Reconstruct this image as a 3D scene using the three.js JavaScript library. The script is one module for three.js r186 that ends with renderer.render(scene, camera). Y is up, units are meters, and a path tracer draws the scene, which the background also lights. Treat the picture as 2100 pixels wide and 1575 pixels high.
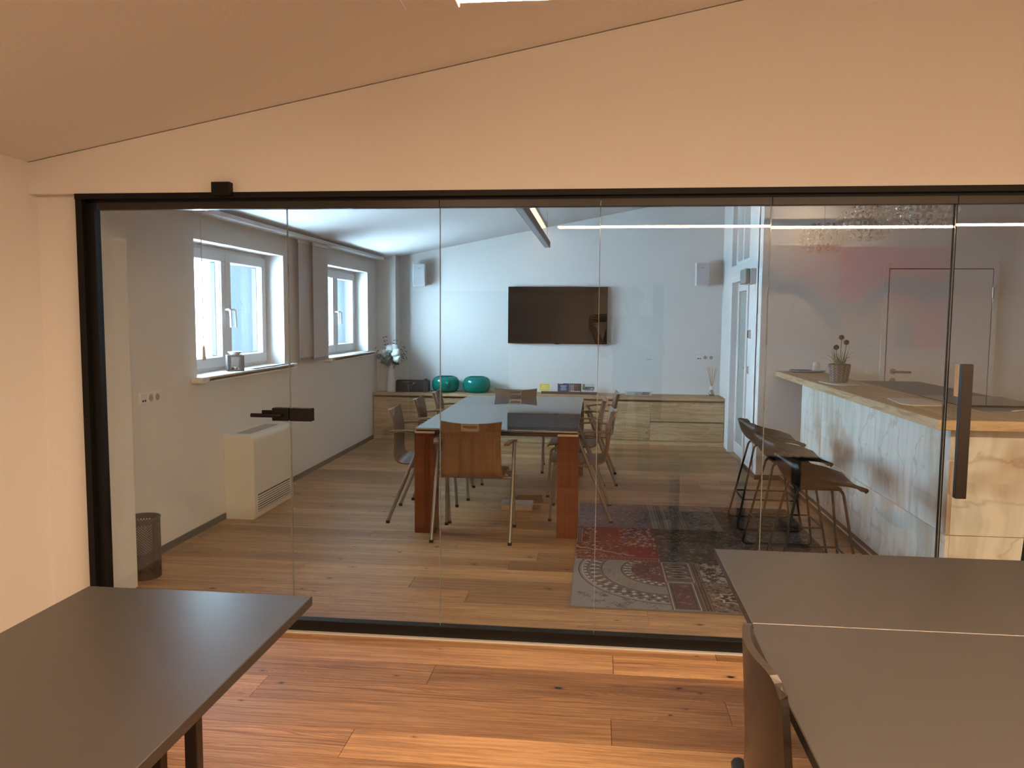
import * as THREE from 'three';
import { RoundedBoxGeometry } from 'three/addons/geometries/RoundedBoxGeometry.js';
import { mergeGeometries } from 'three/addons/utils/BufferGeometryUtils.js';
import { MarchingCubes } from 'three/addons/objects/MarchingCubes.js';
import { RectAreaLightUniformsLib } from 'three/addons/lights/RectAreaLightUniformsLib.js';

// ---------------------------------------------------------------- camera, sky, exposure
const scene = new THREE.Scene();
const camera = new THREE.PerspectiveCamera(51.96, 2100 / 1575, 0.02, 200);
camera.position.set(0, 1.5, 3.53);
camera.rotation.order = 'YXZ';
camera.rotation.set(-0.08559, 0.1064, 0.00759);
const renderer = new THREE.WebGLRenderer();
renderer.toneMapping = THREE.LinearToneMapping;
renderer.toneMappingExposure = 1.0;
renderer.shadowMap.enabled = true;
RectAreaLightUniformsLib.init();
scene.background = new THREE.Color().setRGB(30, 40.5, 50.5);      // bright overcast daylight
const WARM = new THREE.Color().setRGB(1, 0.68, 0.42);             // the warm LED lamps
const LAMP = 93;                                                   // strength of the near pendant

// ---------------------------------------------------------------- helpers
let seed = 7;
const rnd = () => { seed = (seed * 1664525 + 1013904223) >>> 0; return seed / 4294967296; };
const rr = (a, b) => a + (b - a) * rnd();
const V = (x, y, z) => new THREE.Vector3(x, y, z);
const lin = (r, g, b) => new THREE.Color().setRGB(r, g, b);
const used = {};
const numbered = (n) => { const k = used[n] = (used[n] ?? -1) + 1; return k ? n + '_' + String(k).padStart(3, '0') : n; };
function thing(name, label, category, pos = [0, 0, 0], turn = 0, group) {
  const o = new THREE.Group(); o.name = numbered(name); o.position.set(...pos); o.rotation.y = turn;
  o.userData = { label, category }; if (group) o.userData.group = group; scene.add(o); return o;
}
function struct(name, label, geo, mat) {
  const o = geo ? new THREE.Mesh(geo, mat) : new THREE.Group(); o.name = name; o.userData = { kind: 'structure', label, category: label.split('|')[1] ?? 'wall' };
  o.userData.label = label.split('|')[0]; if (geo) { o.castShadow = o.receiveShadow = true; } scene.add(o); return o;
}
function part(name, geo, mat, parent, label) {
  const g = Array.isArray(geo) ? merge(geo) : geo;
  const m = new THREE.Mesh(g, mat); m.name = name; m.castShadow = m.receiveShadow = true; if (label) m.userData.label = label; parent.add(m); return m;
}
function solo(name, label, category, geo, mat, pos = [0, 0, 0], turn = 0, group) {
  const g = Array.isArray(geo) ? merge(geo) : geo; const m = new THREE.Mesh(g, mat); m.name = numbered(name); m.position.set(...pos); m.rotation.y = turn;
  m.userData = { label, category }; if (group) m.userData.group = group; m.castShadow = m.receiveShadow = true; scene.add(m); return m;
}
function copy(o, label, pos, turn = 0) {
  const c = o.clone(); c.name = numbered(o.name.replace(/_\d{3}$/, '')); c.userData = { ...o.userData, label }; c.position.set(...pos); c.rotation.y = turn; scene.add(c); return c;
}
function merge(list) {
  return mergeGeometries(list.map((g) => {
    const h = g.index ? g.toNonIndexed() : g.clone();
    for (const k of Object.keys(h.attributes)) if (!['position', 'normal', 'uv'].includes(k)) h.deleteAttribute(k);
    h.morphAttributes = {}; if (!h.attributes.uv) h.setAttribute('uv', new THREE.BufferAttribute(new Float32Array(h.attributes.position.count * 2), 2));
    return h;
  }));
}
// uv in metres by the dominant normal; the texture's u runs along the given axis
function metreUV(g, axis = 'x', du = 0, dv = 0) {
  const p = g.attributes.position, n = g.attributes.normal, uv = new Float32Array(p.count * 2);
  for (let i = 0; i < p.count; i++) {
    const x = p.getX(i), y = p.getY(i), z = p.getZ(i), ax = Math.abs(n.getX(i)), ay = Math.abs(n.getY(i)), az = Math.abs(n.getZ(i));
    let a, b;
    if (axis === 'x') { if (ay >= ax && ay >= az) { a = x; b = z; } else if (az >= ax) { a = x; b = y; } else { a = z; b = y; } }
    else if (axis === 'z') { if (ay >= ax && ay >= az) { a = z; b = x; } else if (az >= ax) { a = x; b = y; } else { a = z; b = y; } }
    else { if (ay >= ax && ay >= az) { a = z; b = x; } else if (az >= ax) { a = y; b = x; } else { a = y; b = z; } }
    uv[2 * i] = a + du; uv[2 * i + 1] = b + dv;
  }
  g.setAttribute('uv', new THREE.BufferAttribute(uv, 2)); return g;
}
function box(w, h, d, x, y, z, r = 0.002, axis = 'x', seg = 1) {   // x, y, z = centre
  const g = r > 0 ? new RoundedBoxGeometry(w, h, d, seg, Math.min(r, w / 2.01, h / 2.01, d / 2.01)) : new THREE.BoxGeometry(w, h, d);
  g.translate(x, y, z); return metreUV(g, axis);
}
const span = (x0, x1, y0, y1, z0, z1, r = 0.002, axis = 'x', seg = 1) => box(Math.abs(x1 - x0), Math.abs(y1 - y0), Math.abs(z1 - z0), (x0 + x1) / 2, (y0 + y1) / 2, (z0 + z1) / 2, r, axis, seg);
function rod(a, b, r, r2 = r, n = 12) {
  const d = b.clone().sub(a), g = new THREE.CylinderGeometry(r2, r, d.length(), n, 1);
  g.applyQuaternion(new THREE.Quaternion().setFromUnitVectors(V(0, 1, 0), d.clone().normalize())); g.translate((a.x + b.x) / 2, (a.y + b.y) / 2, (a.z + b.z) / 2); return g;
}
function cyl(r1, r2, h, x, y, z, n = 24, axis = 'y') {
  const g = new THREE.CylinderGeometry(r1, r2, h, n, 1); if (axis === 'x') g.rotateZ(Math.PI / 2); if (axis === 'z') g.rotateX(Math.PI / 2); g.translate(x, y, z); return g;
}
function wire(pts, r, bend = 0.04, closed = false, n = 8) {        // a bent tube with rounded corners
  const out = [], N = pts.length;
  for (let i = 0; i < N; i++) {
    const p = pts[i];
    if (!closed && (i === 0 || i === N - 1)) { out.push(p.clone()); continue; }
    const a = pts[(i + N - 1) % N], b = pts[(i + 1) % N], va = a.clone().sub(p), vb = b.clone().sub(p);
    const k = Math.min(bend, va.length() / 2.05, vb.length() / 2.05), A = p.clone().addScaledVector(va.normalize(), k), B = p.clone().addScaledVector(vb.normalize(), k);
    for (let j = 0; j <= 5; j++) { const t = j / 5; out.push(V(0, 0, 0).addScaledVector(A, (1 - t) * (1 - t)).addScaledVector(p, 2 * t * (1 - t)).addScaledVector(B, t * t)); }
  }
  const path = new THREE.CurvePath(); for (let i = 0; i + 1 < out.length; i++) if (out[i].distanceTo(out[i + 1]) > 1e-5) path.add(new THREE.LineCurve3(out[i], out[i + 1]));
  if (closed) path.add(new THREE.LineCurve3(out[out.length - 1], out[0]));
  // sweep by hand so that the straight runs stay straight
  const P = [...out]; if (closed) P.push(out[0]); const ring = [], M = P.length; let up = V(0.3, 0.8, 0.52).normalize(); const pos = [], idx = [];
  for (let i = 0; i < M; i++) {
    const t = (closed ? P[(i + 1) % (M - 1)].clone().sub(P[(i - 1 + (M - 1)) % (M - 1)]) : P[Math.min(i + 1, M - 1)].clone().sub(P[Math.max(i - 1, 0)])).normalize();
    const s = up.clone().cross(t).normalize(); up = t.clone().cross(s).normalize();
    for (let j = 0; j < n; j++) { const a = j / n * 2 * Math.PI; const q = P[i].clone().addScaledVector(s, r * Math.cos(a)).addScaledVector(up, r * Math.sin(a)); pos.push(q.x, q.y, q.z); }
    if (i) for (let j = 0; j < n; j++) { const a = (i - 1) * n + j, b = (i - 1) * n + (j + 1) % n, c = i * n + j, d = i * n + (j + 1) % n; idx.push(a, b, c, b, d, c); }
  }
  if (!closed) for (const [o, f] of [[0, 1], [(M - 1) * n, 0]]) { const c = pos.length / 3; const q = P[o ? M - 1 : 0]; pos.push(q.x, q.y, q.z); for (let j = 0; j < n; j++) f ? idx.push(c, o + (j + 1) % n, o + j) : idx.push(c, o + j, o + (j + 1) % n); }
  const g = new THREE.BufferGeometry(); g.setAttribute('position', new THREE.Float32BufferAttribute(pos, 3)); g.setIndex(idx); g.computeVertexNormals(); return g;
}
const lathe = (pts, n = 32) => new THREE.LatheGeometry(pts.map(([x, y]) => new THREE.Vector2(x, y)), n);
// a sheet of real thickness from a point function on [0,1]^2
function sheet(fn, nu, nv, th, uvs = [1, 1]) {
  const P = [], U = []; const at = (u, v) => fn(Math.min(1, Math.max(0, u)), Math.min(1, Math.max(0, v)));
  const N = [];
  for (let j = 0; j <= nv; j++) for (let i = 0; i <= nu; i++) {
    const u = i / nu, v = j / nv, e = 0.002, p = at(u, v); P.push(p); U.push(u * uvs[0], v * uvs[1]);
    const a = at(u + e, v).sub(at(u - e, v)), b = at(u, v + e).sub(at(u, v - e)); N.push(a.cross(b).normalize());
  }
  const pos = [], uv = [], idx = [], W = nu + 1, T = P.length;
  for (const s of [0.5, -0.5]) for (let k = 0; k < T; k++) { const q = P[k].clone().addScaledVector(N[k], s * th); pos.push(q.x, q.y, q.z); uv.push(U[2 * k], U[2 * k + 1]); }
  for (let j = 0; j < nv; j++) for (let i = 0; i < nu; i++) { const a = j * W + i, b = a + 1, c = a + W, d = c + 1; idx.push(a, b, d, a, d, c, T + a, T + d, T + b, T + a, T + c, T + d); }
  const g = new THREE.BufferGeometry(); g.setAttribute('position', new THREE.Float32BufferAttribute(pos, 3)); g.setAttribute('uv', new THREE.Float32BufferAttribute(uv, 2)); g.setIndex(idx); g.computeVertexNormals();
  const rim = [], ruv = [], edge = (a, b) => { const A = [a, b, T + b, a, T + b, T + a]; for (const k of A) { rim.push(pos[3 * k], pos[3 * k + 1], pos[3 * k + 2]); ruv.push(uv[2 * k], uv[2 * k + 1]); } };
  for (let i = 0; i < nu; i++) { edge(i + 1, i); edge(nv * W + i, nv * W + i + 1); }
  for (let j = 0; j < nv; j++) { edge(j * W, (j + 1) * W); edge((j + 1) * W + nu, j * W + nu); }
  const h = new THREE.BufferGeometry(); h.setAttribute('position', new THREE.Float32BufferAttribute(rim, 3)); h.setAttribute('uv', new THREE.Float32BufferAttribute(ruv, 2)); h.computeVertexNormals();
  return merge([g, h]);
}
// prism: polygon in (x, y) run from z0 to z1
function prism(pts, z0, z1, holes = []) {
  const s = new THREE.Shape(pts.map(([x, y]) => new THREE.Vector2(x, y))); for (const h of holes) s.holes.push(new THREE.Path(h.map(([x, y]) => new THREE.Vector2(x, y))));
  const g = new THREE.ExtrudeGeometry(s, { depth: Math.abs(z1 - z0), bevelEnabled: false }); g.translate(0, 0, Math.min(z0, z1)); return g;
}
// wall in the z-y plane with thickness along x
function wallZ(pts, x0, x1, holes) { const g = prism(pts.map(([z, y]) => [-z, y]), 0, Math.abs(x1 - x0), holes.map((h) => h.map(([z, y]) => [-z, y]))); g.rotateY(Math.PI / 2); g.translate(Math.min(x0, x1), 0, 0); return metreUV(g, 'z'); }
const rect = (a0, a1, b0, b1) => [[a0, b0], [a1, b0], [a1, b1], [a0, b1]];

// ---------------------------------------------------------------- noise and textures
const hash = (x, y, s) => { let h = (x * 374761393 + y * 668265263 + s * 2147483647) | 0; h = Math.imul(h ^ (h >>> 13), 1274126177); h ^= h >>> 16; return (h >>> 0) / 4294967296; };
const sm = (t) => t * t * (3 - 2 * t);
function noise(x, y, s, px = 0, py = 0) {
  const x0 = Math.floor(x), y0 = Math.floor(y), fx = sm(x - x0), fy = sm(y - y0), w = (a, p) => p ? ((a % p) + p) % p : a;
  const a = hash(w(x0, px), w(y0, py), s), b = hash(w(x0 + 1, px), w(y0, py), s), c = hash(w(x0, px), w(y0 + 1, py), s), d = hash(w(x0 + 1, px), w(y0 + 1, py), s);
  return a + (b - a) * fx + (c - a) * fy + (a - b - c + d) * fx * fy;
}
function fbm(x, y, s, o = 4, px = 0, py = 0) { let v = 0, a = 0.5; for (let i = 0; i < o; i++) { v += a * noise(x, y, s + i, px, py); x *= 2; y *= 2; px *= 2; py *= 2; a *= 0.5; } return v / (1 - Math.pow(0.5, o)); }
const mix3 = (a, b, t) => [a[0] + (b[0] - a[0]) * t, a[1] + (b[1] - a[1]) * t, a[2] + (b[2] - a[2]) * t];
const clamp = (v, a = 0, b = 1) => Math.min(b, Math.max(a, v));
function tex(w, h, fn, srgb = true, rep) {
  const d = new Uint8Array(w * h * 4);
  for (let j = 0; j < h; j++) for (let i = 0; i < w; i++) { const c = fn(i / w, j / h), k = (j * w + i) * 4; d[k] = clamp(c[0]) * 255; d[k + 1] = clamp(c[1]) * 255; d[k + 2] = clamp(c[2]) * 255; d[k + 3] = 255; }
  const t = new THREE.DataTexture(d, w, h, THREE.RGBAFormat); t.wrapS = t.wrapT = THREE.RepeatWrapping; t.magFilter = THREE.LinearFilter; t.minFilter = THREE.LinearMipmapLinearFilter; t.generateMipmaps = true;
  if (srgb) t.colorSpace = THREE.SRGBColorSpace; if (rep) t.repeat.set(1 / rep[0], 1 / rep[1]); t.needsUpdate = true; return t;
}
// oak: eight strips, each its own board, 2.2 m x 1.5 m
const STR = 8, oakH = new Float32Array(1);
function oakAt(u, v, light, dark, knotty) {
  const s = Math.floor(v * STR) % STR, lv = v * STR - s, sd = 31 * s + 5;
  const bend = (fbm(u * 4, lv * 1.2, sd, 3, 4, 0) - 0.5) * 0.22, y = lv + bend;
  let streak = fbm(u * 7, y * 26, sd + 3, 4, 7, 0) * 0.6 + fbm(u * 40, y * 90, sd + 9, 2, 40, 0) * 0.4;
  const c = lv - 0.5 + (hash(s, 3, 1) - 0.5) * 0.5 + (fbm(u * 3, lv * 2, sd + 20, 3, 3, 0) - 0.5) * 0.5;
  const cath = Math.sin((c * c * (30 + 30 * hash(s, 5, 2)) + 2.6 * fbm(u * 3, lv * 1.4, sd + 12, 3, 3, 0)) * 9), cw = hash(s, 8, 4) > 0.5 ? 0.75 : 0.12;
  let t = clamp(0.18 + (streak - 0.42) * 1.8 + (cath > 0.3 ? (cath - 0.3) * cw : 0));
  t = clamp(t + (fbm(u * 4, lv * 2, sd + 40, 3, 4, 0) - 0.5) * 0.6);
  let col = mix3(light, dark, t);
  if (knotty) for (let k = 0; k < 3; k++) {
    const ku = hash(k, s, 71), kv = 0.12 + 0.76 * hash(k, s, 72), r = 0.0035 + 0.007 * Math.pow(hash(k, s, 73), 2); let du = Math.abs(u - ku); du = Math.min(du, 1 - du);
    const d = Math.hypot(du * 2.2 / (r * 1.7), (lv - kv) * 0.1875 / r) + (fbm(u * 130, lv * 14, sd, 3) - 0.5) * 2.2;
    if (d < 3) { col = mix3(col, [0.30, 0.19, 0.12], clamp((3 - d) / 3) * 0.45); if (d < 1) col = mix3(col, [0.12, 0.08, 0.06], clamp((1 - d) * 2.2)); }
  }
  return col;
}
const T = {};
T.oak = tex(2048, 1024, (u, v) => oakAt(u, v, [0.79, 0.63, 0.455], [0.52, 0.37, 0.235], true), true, [2.2, 1.5]);
T.board = tex(1024, 512, (u, v) => oakAt(u, v, [0.80, 0.70, 0.55], [0.60, 0.48, 0.34], false), true, [2.2, 2.4]);
T.cherry = tex(512, 512, (u, v) => { const s = fbm(u * 5, v * 60, 3, 4, 5, 60), k = fbm(u * 3, v * 9, 8, 3, 3, 9); return mix3([0.50, 0.24, 0.12], [0.33, 0.13, 0.06], clamp(s * 0.8 + k * 0.6 - 0.25)); }, true, [1.2, 0.5]);
T.veneer = tex(512, 512, (u, v) => { const s = fbm(u * 70, v * 4, 13, 4, 70, 4), k = fbm(u * 8, v * 2, 18, 3, 8, 2); return mix3([0.55, 0.42, 0.30], [0.42, 0.30, 0.20], clamp(s * 0.8 + k * 0.6 - 0.2)); });
T.stone = tex(1024, 1024, (u, v) => {
  const w = fbm(u * 4, v * 3, 51, 4, 4, 3) - 0.5, x = u + w * 0.10;
  const st = fbm(x * 34, v * 3.2 + w * 3, 55, 5, 34, 0), big = fbm(x * 6, v * 2.5, 60, 4, 6, 0), r = Math.abs(fbm(u * 5 + w * 2, v * 4, 66, 5, 5, 4) - 0.5) * 2, rust = fbm(u * 3 + 4, v * 3, 75, 4, 3, 3);
  let c = mix3([0.94, 0.935, 0.91], [0.76, 0.76, 0.72], clamp((st - 0.35) * 1.5)); c = mix3(c, [0.97, 0.97, 0.955], clamp((big - 0.5) * 2.4)); c = mix3(c, [0.76, 0.68, 0.55], clamp((0.46 - big) * 3) * 0.7);
  c = mix3(c, [0.50, 0.43, 0.33], clamp(1 - r * 18) * 0.34 * clamp(big * 2 - 0.5)); c = mix3(c, [0.58, 0.40, 0.25], clamp((rust - 0.64) * 5) * 0.55); return c;
}, true, [1.5, 1.2]);
T.plaster = tex(512, 512, (u, v) => { const n = 0.5 + (fbm(u * 60, v * 60, 80, 3, 60, 60) - 0.5) * 0.7 + (fbm(u * 6, v * 6, 84, 3, 6, 6) - 0.5) * 0.5; return [n, n, n]; }, false, [0.8, 0.8]);
T.laminate = tex(256, 256, (u, v) => { const n = 0.5 + (fbm(u * 110, v * 110, 90, 2, 110, 110) - 0.5) * 0.9; return [n, n, n]; }, false, [0.25, 0.25]);
T.weave = tex(256, 256, (u, v) => { const a = Math.sin(u * Math.PI * 64) * Math.sin(v * Math.PI * 64) * 0.25 + 0.5 + (fbm(u * 40, v * 40, 95, 2, 40, 40) - 0.5) * 0.4; return [a, a, a]; }, false, [0.12, 0.12]);

// ---------------------------------------------------------------- materials
const M = {};
const std = (o) => new THREE.MeshStandardMaterial(o), phys = (o) => new THREE.MeshPhysicalMaterial(o);
M.wall = std({ color: lin(0.80, 0.79, 0.77), roughness: 0.9, bumpMap: T.plaster, bumpScale: 0.0012 });
M.outer = std({ color: lin(0.020, 0.031, 0.037), roughness: 0.9, bumpMap: T.plaster, bumpScale: 0.003 });
M.clad = std({ color: lin(0.005, 0.007, 0.010), roughness: 0.5 });
M.ceiling = std({ color: lin(0.80, 0.79, 0.78), roughness: 0.92, bumpMap: T.plaster, bumpScale: 0.001 });
M.white = std({ color: lin(0.82, 0.82, 0.82), roughness: 0.35 });
M.lacquer = std({ color: lin(0.80, 0.79, 0.77), roughness: 0.42 });
M.radiator = std({ color: lin(0.76, 0.73, 0.65), roughness: 0.4 });
M.grille = std({ color: lin(0.42, 0.42, 0.42), roughness: 0.5, metalness: 0.3 });
M.black = phys({ color: lin(0.006, 0.006, 0.006), roughness: 0.5, specularIntensity: 0.5 });
M.blackMetal = std({ color: lin(0.009, 0.008, 0.008), roughness: 0.4 });
M.stoolBlack = phys({ color: lin(0.006, 0.006, 0.006), roughness: 0.42, specularIntensity: 0.4 });
M.rail = std({ color: lin(0.018, 0.014, 0.012), roughness: 0.4 });
M.alu = std({ color: lin(0.72, 0.71, 0.69), roughness: 0.3, metalness: 1 });
M.chrome = std({ color: lin(0.75, 0.75, 0.75), roughness: 0.16, metalness: 1 });
M.steel = std({ color: lin(0.235, 0.215, 0.19), roughness: 0.42, metalness: 0.6 });
M.nickel = std({ color: lin(0.40, 0.38, 0.36), roughness: 0.32, metalness: 1 });
M.glass = phys({ color: lin(0.95, 0.975, 0.97), roughness: 0, transmission: 1, thickness: 0, ior: 1.47 });
M.windowGlass = phys({ color: lin(0.97, 0.99, 1), roughness: 0, transmission: 1, thickness: 0, ior: 1.5 });
M.glassEdge = phys({ color: lin(0.50, 0.55, 0.54), roughness: 0.1, transmission: 0.75, thickness: 0 });
M.oak = [[1.04, 1.02, 0.99], [0.84, 0.81, 0.78], [1.18, 1.16, 1.09], [0.70, 0.65, 0.60]].map((k) => std({ color: lin(0.82 * k[0], 0.82 * k[1], 0.82 * k[2]), map: T.oak, roughness: 0.38, bumpMap: T.oak, bumpScale: 0.0003 }));
M.board = std({ color: lin(1, 1, 1), map: T.board, roughness: 0.42 });
M.cherry = std({ color: lin(0.72, 0.70, 0.68), map: T.cherry, roughness: 0.28 });
M.veneer = phys({ color: lin(0.80, 0.79, 0.78), map: T.veneer, roughness: 0.32, clearcoat: 0.3, clearcoatRoughness: 0.2 });
M.stone = std({ color: lin(0.86, 0.86, 0.86), map: T.stone, roughness: 0.45 });
M.desk = phys({ color: lin(0.028, 0.024, 0.022), roughness: 0.33, ior: 2.2, bumpMap: T.laminate, bumpScale: 0.0001 });
M.deskEdge = std({ color: lin(0.034, 0.029, 0.027), roughness: 0.4 });
M.screen = phys({ color: lin(0.006, 0.006, 0.007), roughness: 0.06, ior: 1.6 });
M.tableGlass = phys({ color: lin(0.44, 0.48, 0.48), metalness: 0.8, roughness: 0.03 });
M.tableEdge = phys({ color: lin(0.02, 0.03, 0.035), roughness: 0.05 });
M.grey = std({ color: lin(0.25, 0.255, 0.26), roughness: 0.5 });
M.curtain = phys({ color: lin(0.78, 0.76, 0.78), roughness: 0.95, transmission: 0.5, thickness: 0, bumpMap: T.weave, bumpScale: 0.0003 });
M.teal = phys({ color: lin(0.0, 0.36, 0.31), roughness: 0.04, transmission: 0.55, thickness: 0, ior: 1.5 });
M.plinth = std({ color: lin(0.035, 0.032, 0.030), roughness: 0.4 });
M.glowOpal = std({ color: lin(0.9, 0.85, 0.75), emissive: WARM, emissiveIntensity: LAMP * 0.36, roughness: 0.5 });
M.glow = std({ color: lin(0.9, 0.85, 0.75), emissive: WARM, emissiveIntensity: LAMP * 0.95, roughness: 0.5 });

// ---------------------------------------------------------------- the setting
const ceilY = (x) => 2.195 + 0.192 * (x + 2.67);
const XL = -2.70, XN = -2.645, ZF = -6.22, ZK = -3.93, XR = 1.495, XE = 5.2, ZB = 7.05;
struct('ceiling', 'white plastered sloping ceiling rising to the right|ceiling', metreUV(prism([[-3.4, ceilY(-3.4)], [XE + 0.4, ceilY(XE + 0.4)], [XE + 0.4, ceilY(XE + 0.4) + 0.2], [-3.4, ceilY(-3.4) + 0.2]], -6.6, 7.4)), M.ceiling);
const W1 = [-3.08, -1.56, 1.07, 2.005], W2 = [-5.60, -4.16, 1.07, 2.005];
struct('wall_left', 'white wall with two deep-set windows in the meeting room', wallZ(rect(-6.6, 0.06, -0.05, 2.25), XL - 0.235, XL, [rect(...W1), rect(...W2)]), M.wall);
struct('wall_outer', 'dark blue-grey outer wall seen in the depth of the window openings', wallZ(rect(-6.6, 0.06, -0.05, 2.3), XL - 0.49, XL - 0.235, [rect(W1[0], W1[1] + 0.36, W1[2] - 0.06, W1[3] + 0.2), rect(W2[0], W2[1] + 0.36, W2[2] - 0.06, W2[3] + 0.2)]), M.outer);
struct('wall_near_left', 'warm lit plain wall at the left edge of the near room', metreUV(span(XN - 0.4, XN, -0.05, 2.4, -0.0, ZB + 0.2, 0), 'z'), M.wall);
struct('wall_far', 'white wall behind the television and sideboard', metreUV(prism([[-3.2, -0.05], [XR + 0.2, -0.05], [XR + 0.2, ceilY(XR + 0.2) + 0.05], [-3.2, ceilY(-3.2) + 0.05]], ZF - 0.25, ZF)), M.wall);
struct('wall_far_pillar', 'slim white pillar in the corner beside the second window', metreUV(prism([[XL, 0.566], [-2.46, 0.566], [-2.46, ceilY(-2.46) + 0.02], [XL, ceilY(XL) + 0.02]], ZF, -5.98)), M.wall);
struct('wall_right', 'white side wall with a tall window above a door', wallZ(rect(ZF - 0.2, ZK - 0.15, -0.05, 3.05), XR, XR + 0.22, [rect(-5.60, -4.58, 2.07, 2.9), rect(-5.52, -4.52, 0.0, 1.945)]), M.wall);
struct('wall_kitchen', 'beige shaded wall with the plain white door behind the bar', metreUV(prism([[XR, -0.05], [XE + 0.2, -0.05], [XE + 0.2, ceilY(XE + 0.2)], [XR, ceilY(XR) + 0.05]], ZK - 0.2, ZK)), M.wall);
struct('wall_kitchen_side', 'wall closing the kitchen at the far right', metreUV(span(XE, XE + 0.2, -0.05, 3.75, ZK - 0.2, 0.05, 0), 'z'), M.wall);
struct('wall_near_right', 'wall closing the near room on the right', metreUV(span(XE, XE + 0.2, -0.05, 3.75, 0.05, ZB + 0.2, 0), 'z'), M.wall);
struct('wall_back', 'wall behind the photographer with the two paintings', metreUV(prism([[XN - 0.3, -0.05], [XE + 0.2, -0.05], [XE + 0.2, ceilY(XE + 0.2)], [XN - 0.3, ceilY(XN - 0.3) + 0.05]], ZB, ZB + 0.2)), M.wall);
struct('wall_lintel', 'warm lit wall above the glass partition under the slope', metreUV(prism([[XN, 2.052], [XE, 2.052], [XE, ceilY(XE) - 0.004], [XN, ceilY(XN) - 0.004]], -0.11, 0.05)), M.wall);
struct('wall_pier', 'short white pier between the partition and the left wall', [0].map(() => metreUV(span(XN - 0.06, -2.42, 0, 2.052, -0.11, 0.0, 0.001), 'y'))[0], M.wall);
struct('wall_pilaster', 'white pilaster just behind the glass beside the waste basket', metreUV(span(XL, -2.49, 0, ceilY(-2.49) + 0.01, -0.46, -0.11, 0.004), 'y'), M.wall);
struct('baseboard_left', 'thin black baseboard under the windows|baseboard', metreUV(span(XL, XL + 0.012, 0, 0.045, -5.775, -0.46, 0.001), 'z'), M.plinth);
struct('baseboard_kitchen', 'thin dark baseboard along the kitchen wall|baseboard', span(XR, 2.58, 0, 0.045, ZK, ZK + 0.012, 0.001), M.plinth);
struct('baseboard_right', 'thin dark baseboard below the white side wall|baseboard', metreUV(span(XR - 0.012, XR, 0, 0.045, -4.50, ZK + 0.012, 0.001), 'z'), M.plinth);

// floor: single oak planks as far as they can be told apart, the rest joined
{
  const fl = struct('floor', 'knotty oak plank floor running through both rooms|floor');
  part('subfloor', metreUV(span(-3.2, XE + 0.2, -0.12, -0.012, -6.5, ZB + 0.2, 0)), std({ color: lin(0.05, 0.035, 0.025), roughness: 0.9 }), fl);
  const LEN = 1.86, PW = 0.1867, known = { 0: 0.094, 1: -0.667, 2: 0.523, 3: 0.077, 4: -0.852, '-1': 0.55 }, rest = [[], [], [], []]; let count = 0;
  for (let r = -34; r < 38; r++) {
    const z0 = 0.11 + r * PW, z1 = z0 + PW; const off = known[r] ?? ((hash(r + 90, 2, 9) * 7 | 0) / 7 * LEN + hash(r + 90, 4, 9) * 0.2);
    let k0 = Math.floor((-2.75 - off) / LEN);
    for (let k = k0; off + k * LEN < XE; k++) {
      const x0 = Math.max(-2.72, off + k * LEN), x1 = Math.min(XE, off + (k + 1) * LEN); if (x1 - x0 < 0.05) continue;
      const g = new THREE.BoxGeometry(x1 - x0 - 0.0024, 0.012, PW - 0.002); g.translate((x0 + x1) / 2, -0.006, (z0 + z1) / 2);
      const s = (hash(r + 50, k + 40, 3) * STR) | 0, du = hash(r + 50, k + 40, 5) * 2.2, p = g.attributes.position, uv = g.attributes.uv;
      for (let i = 0; i < p.count; i++) uv.setXY(i, p.getX(i) + du, (s + 0.02 + 0.96 * (p.getZ(i) - z0) / PW) * 1.5 / STR);
      const mi = (hash(r + 50, k + 40, 7) * 4) | 0, seen = z1 < 1.45 && z0 > -3.1 && x0 < 2.4;
      if (seen && count < 290) { count++; part('plank', g, M.oak[mi], fl); } else rest[mi].push(g);
    }
  }
  rest.forEach((l, i) => { if (l.length) { const m = part('far_planks', l, M.oak[i], fl); m.userData.kind = 'stuff'; } });
}

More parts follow.
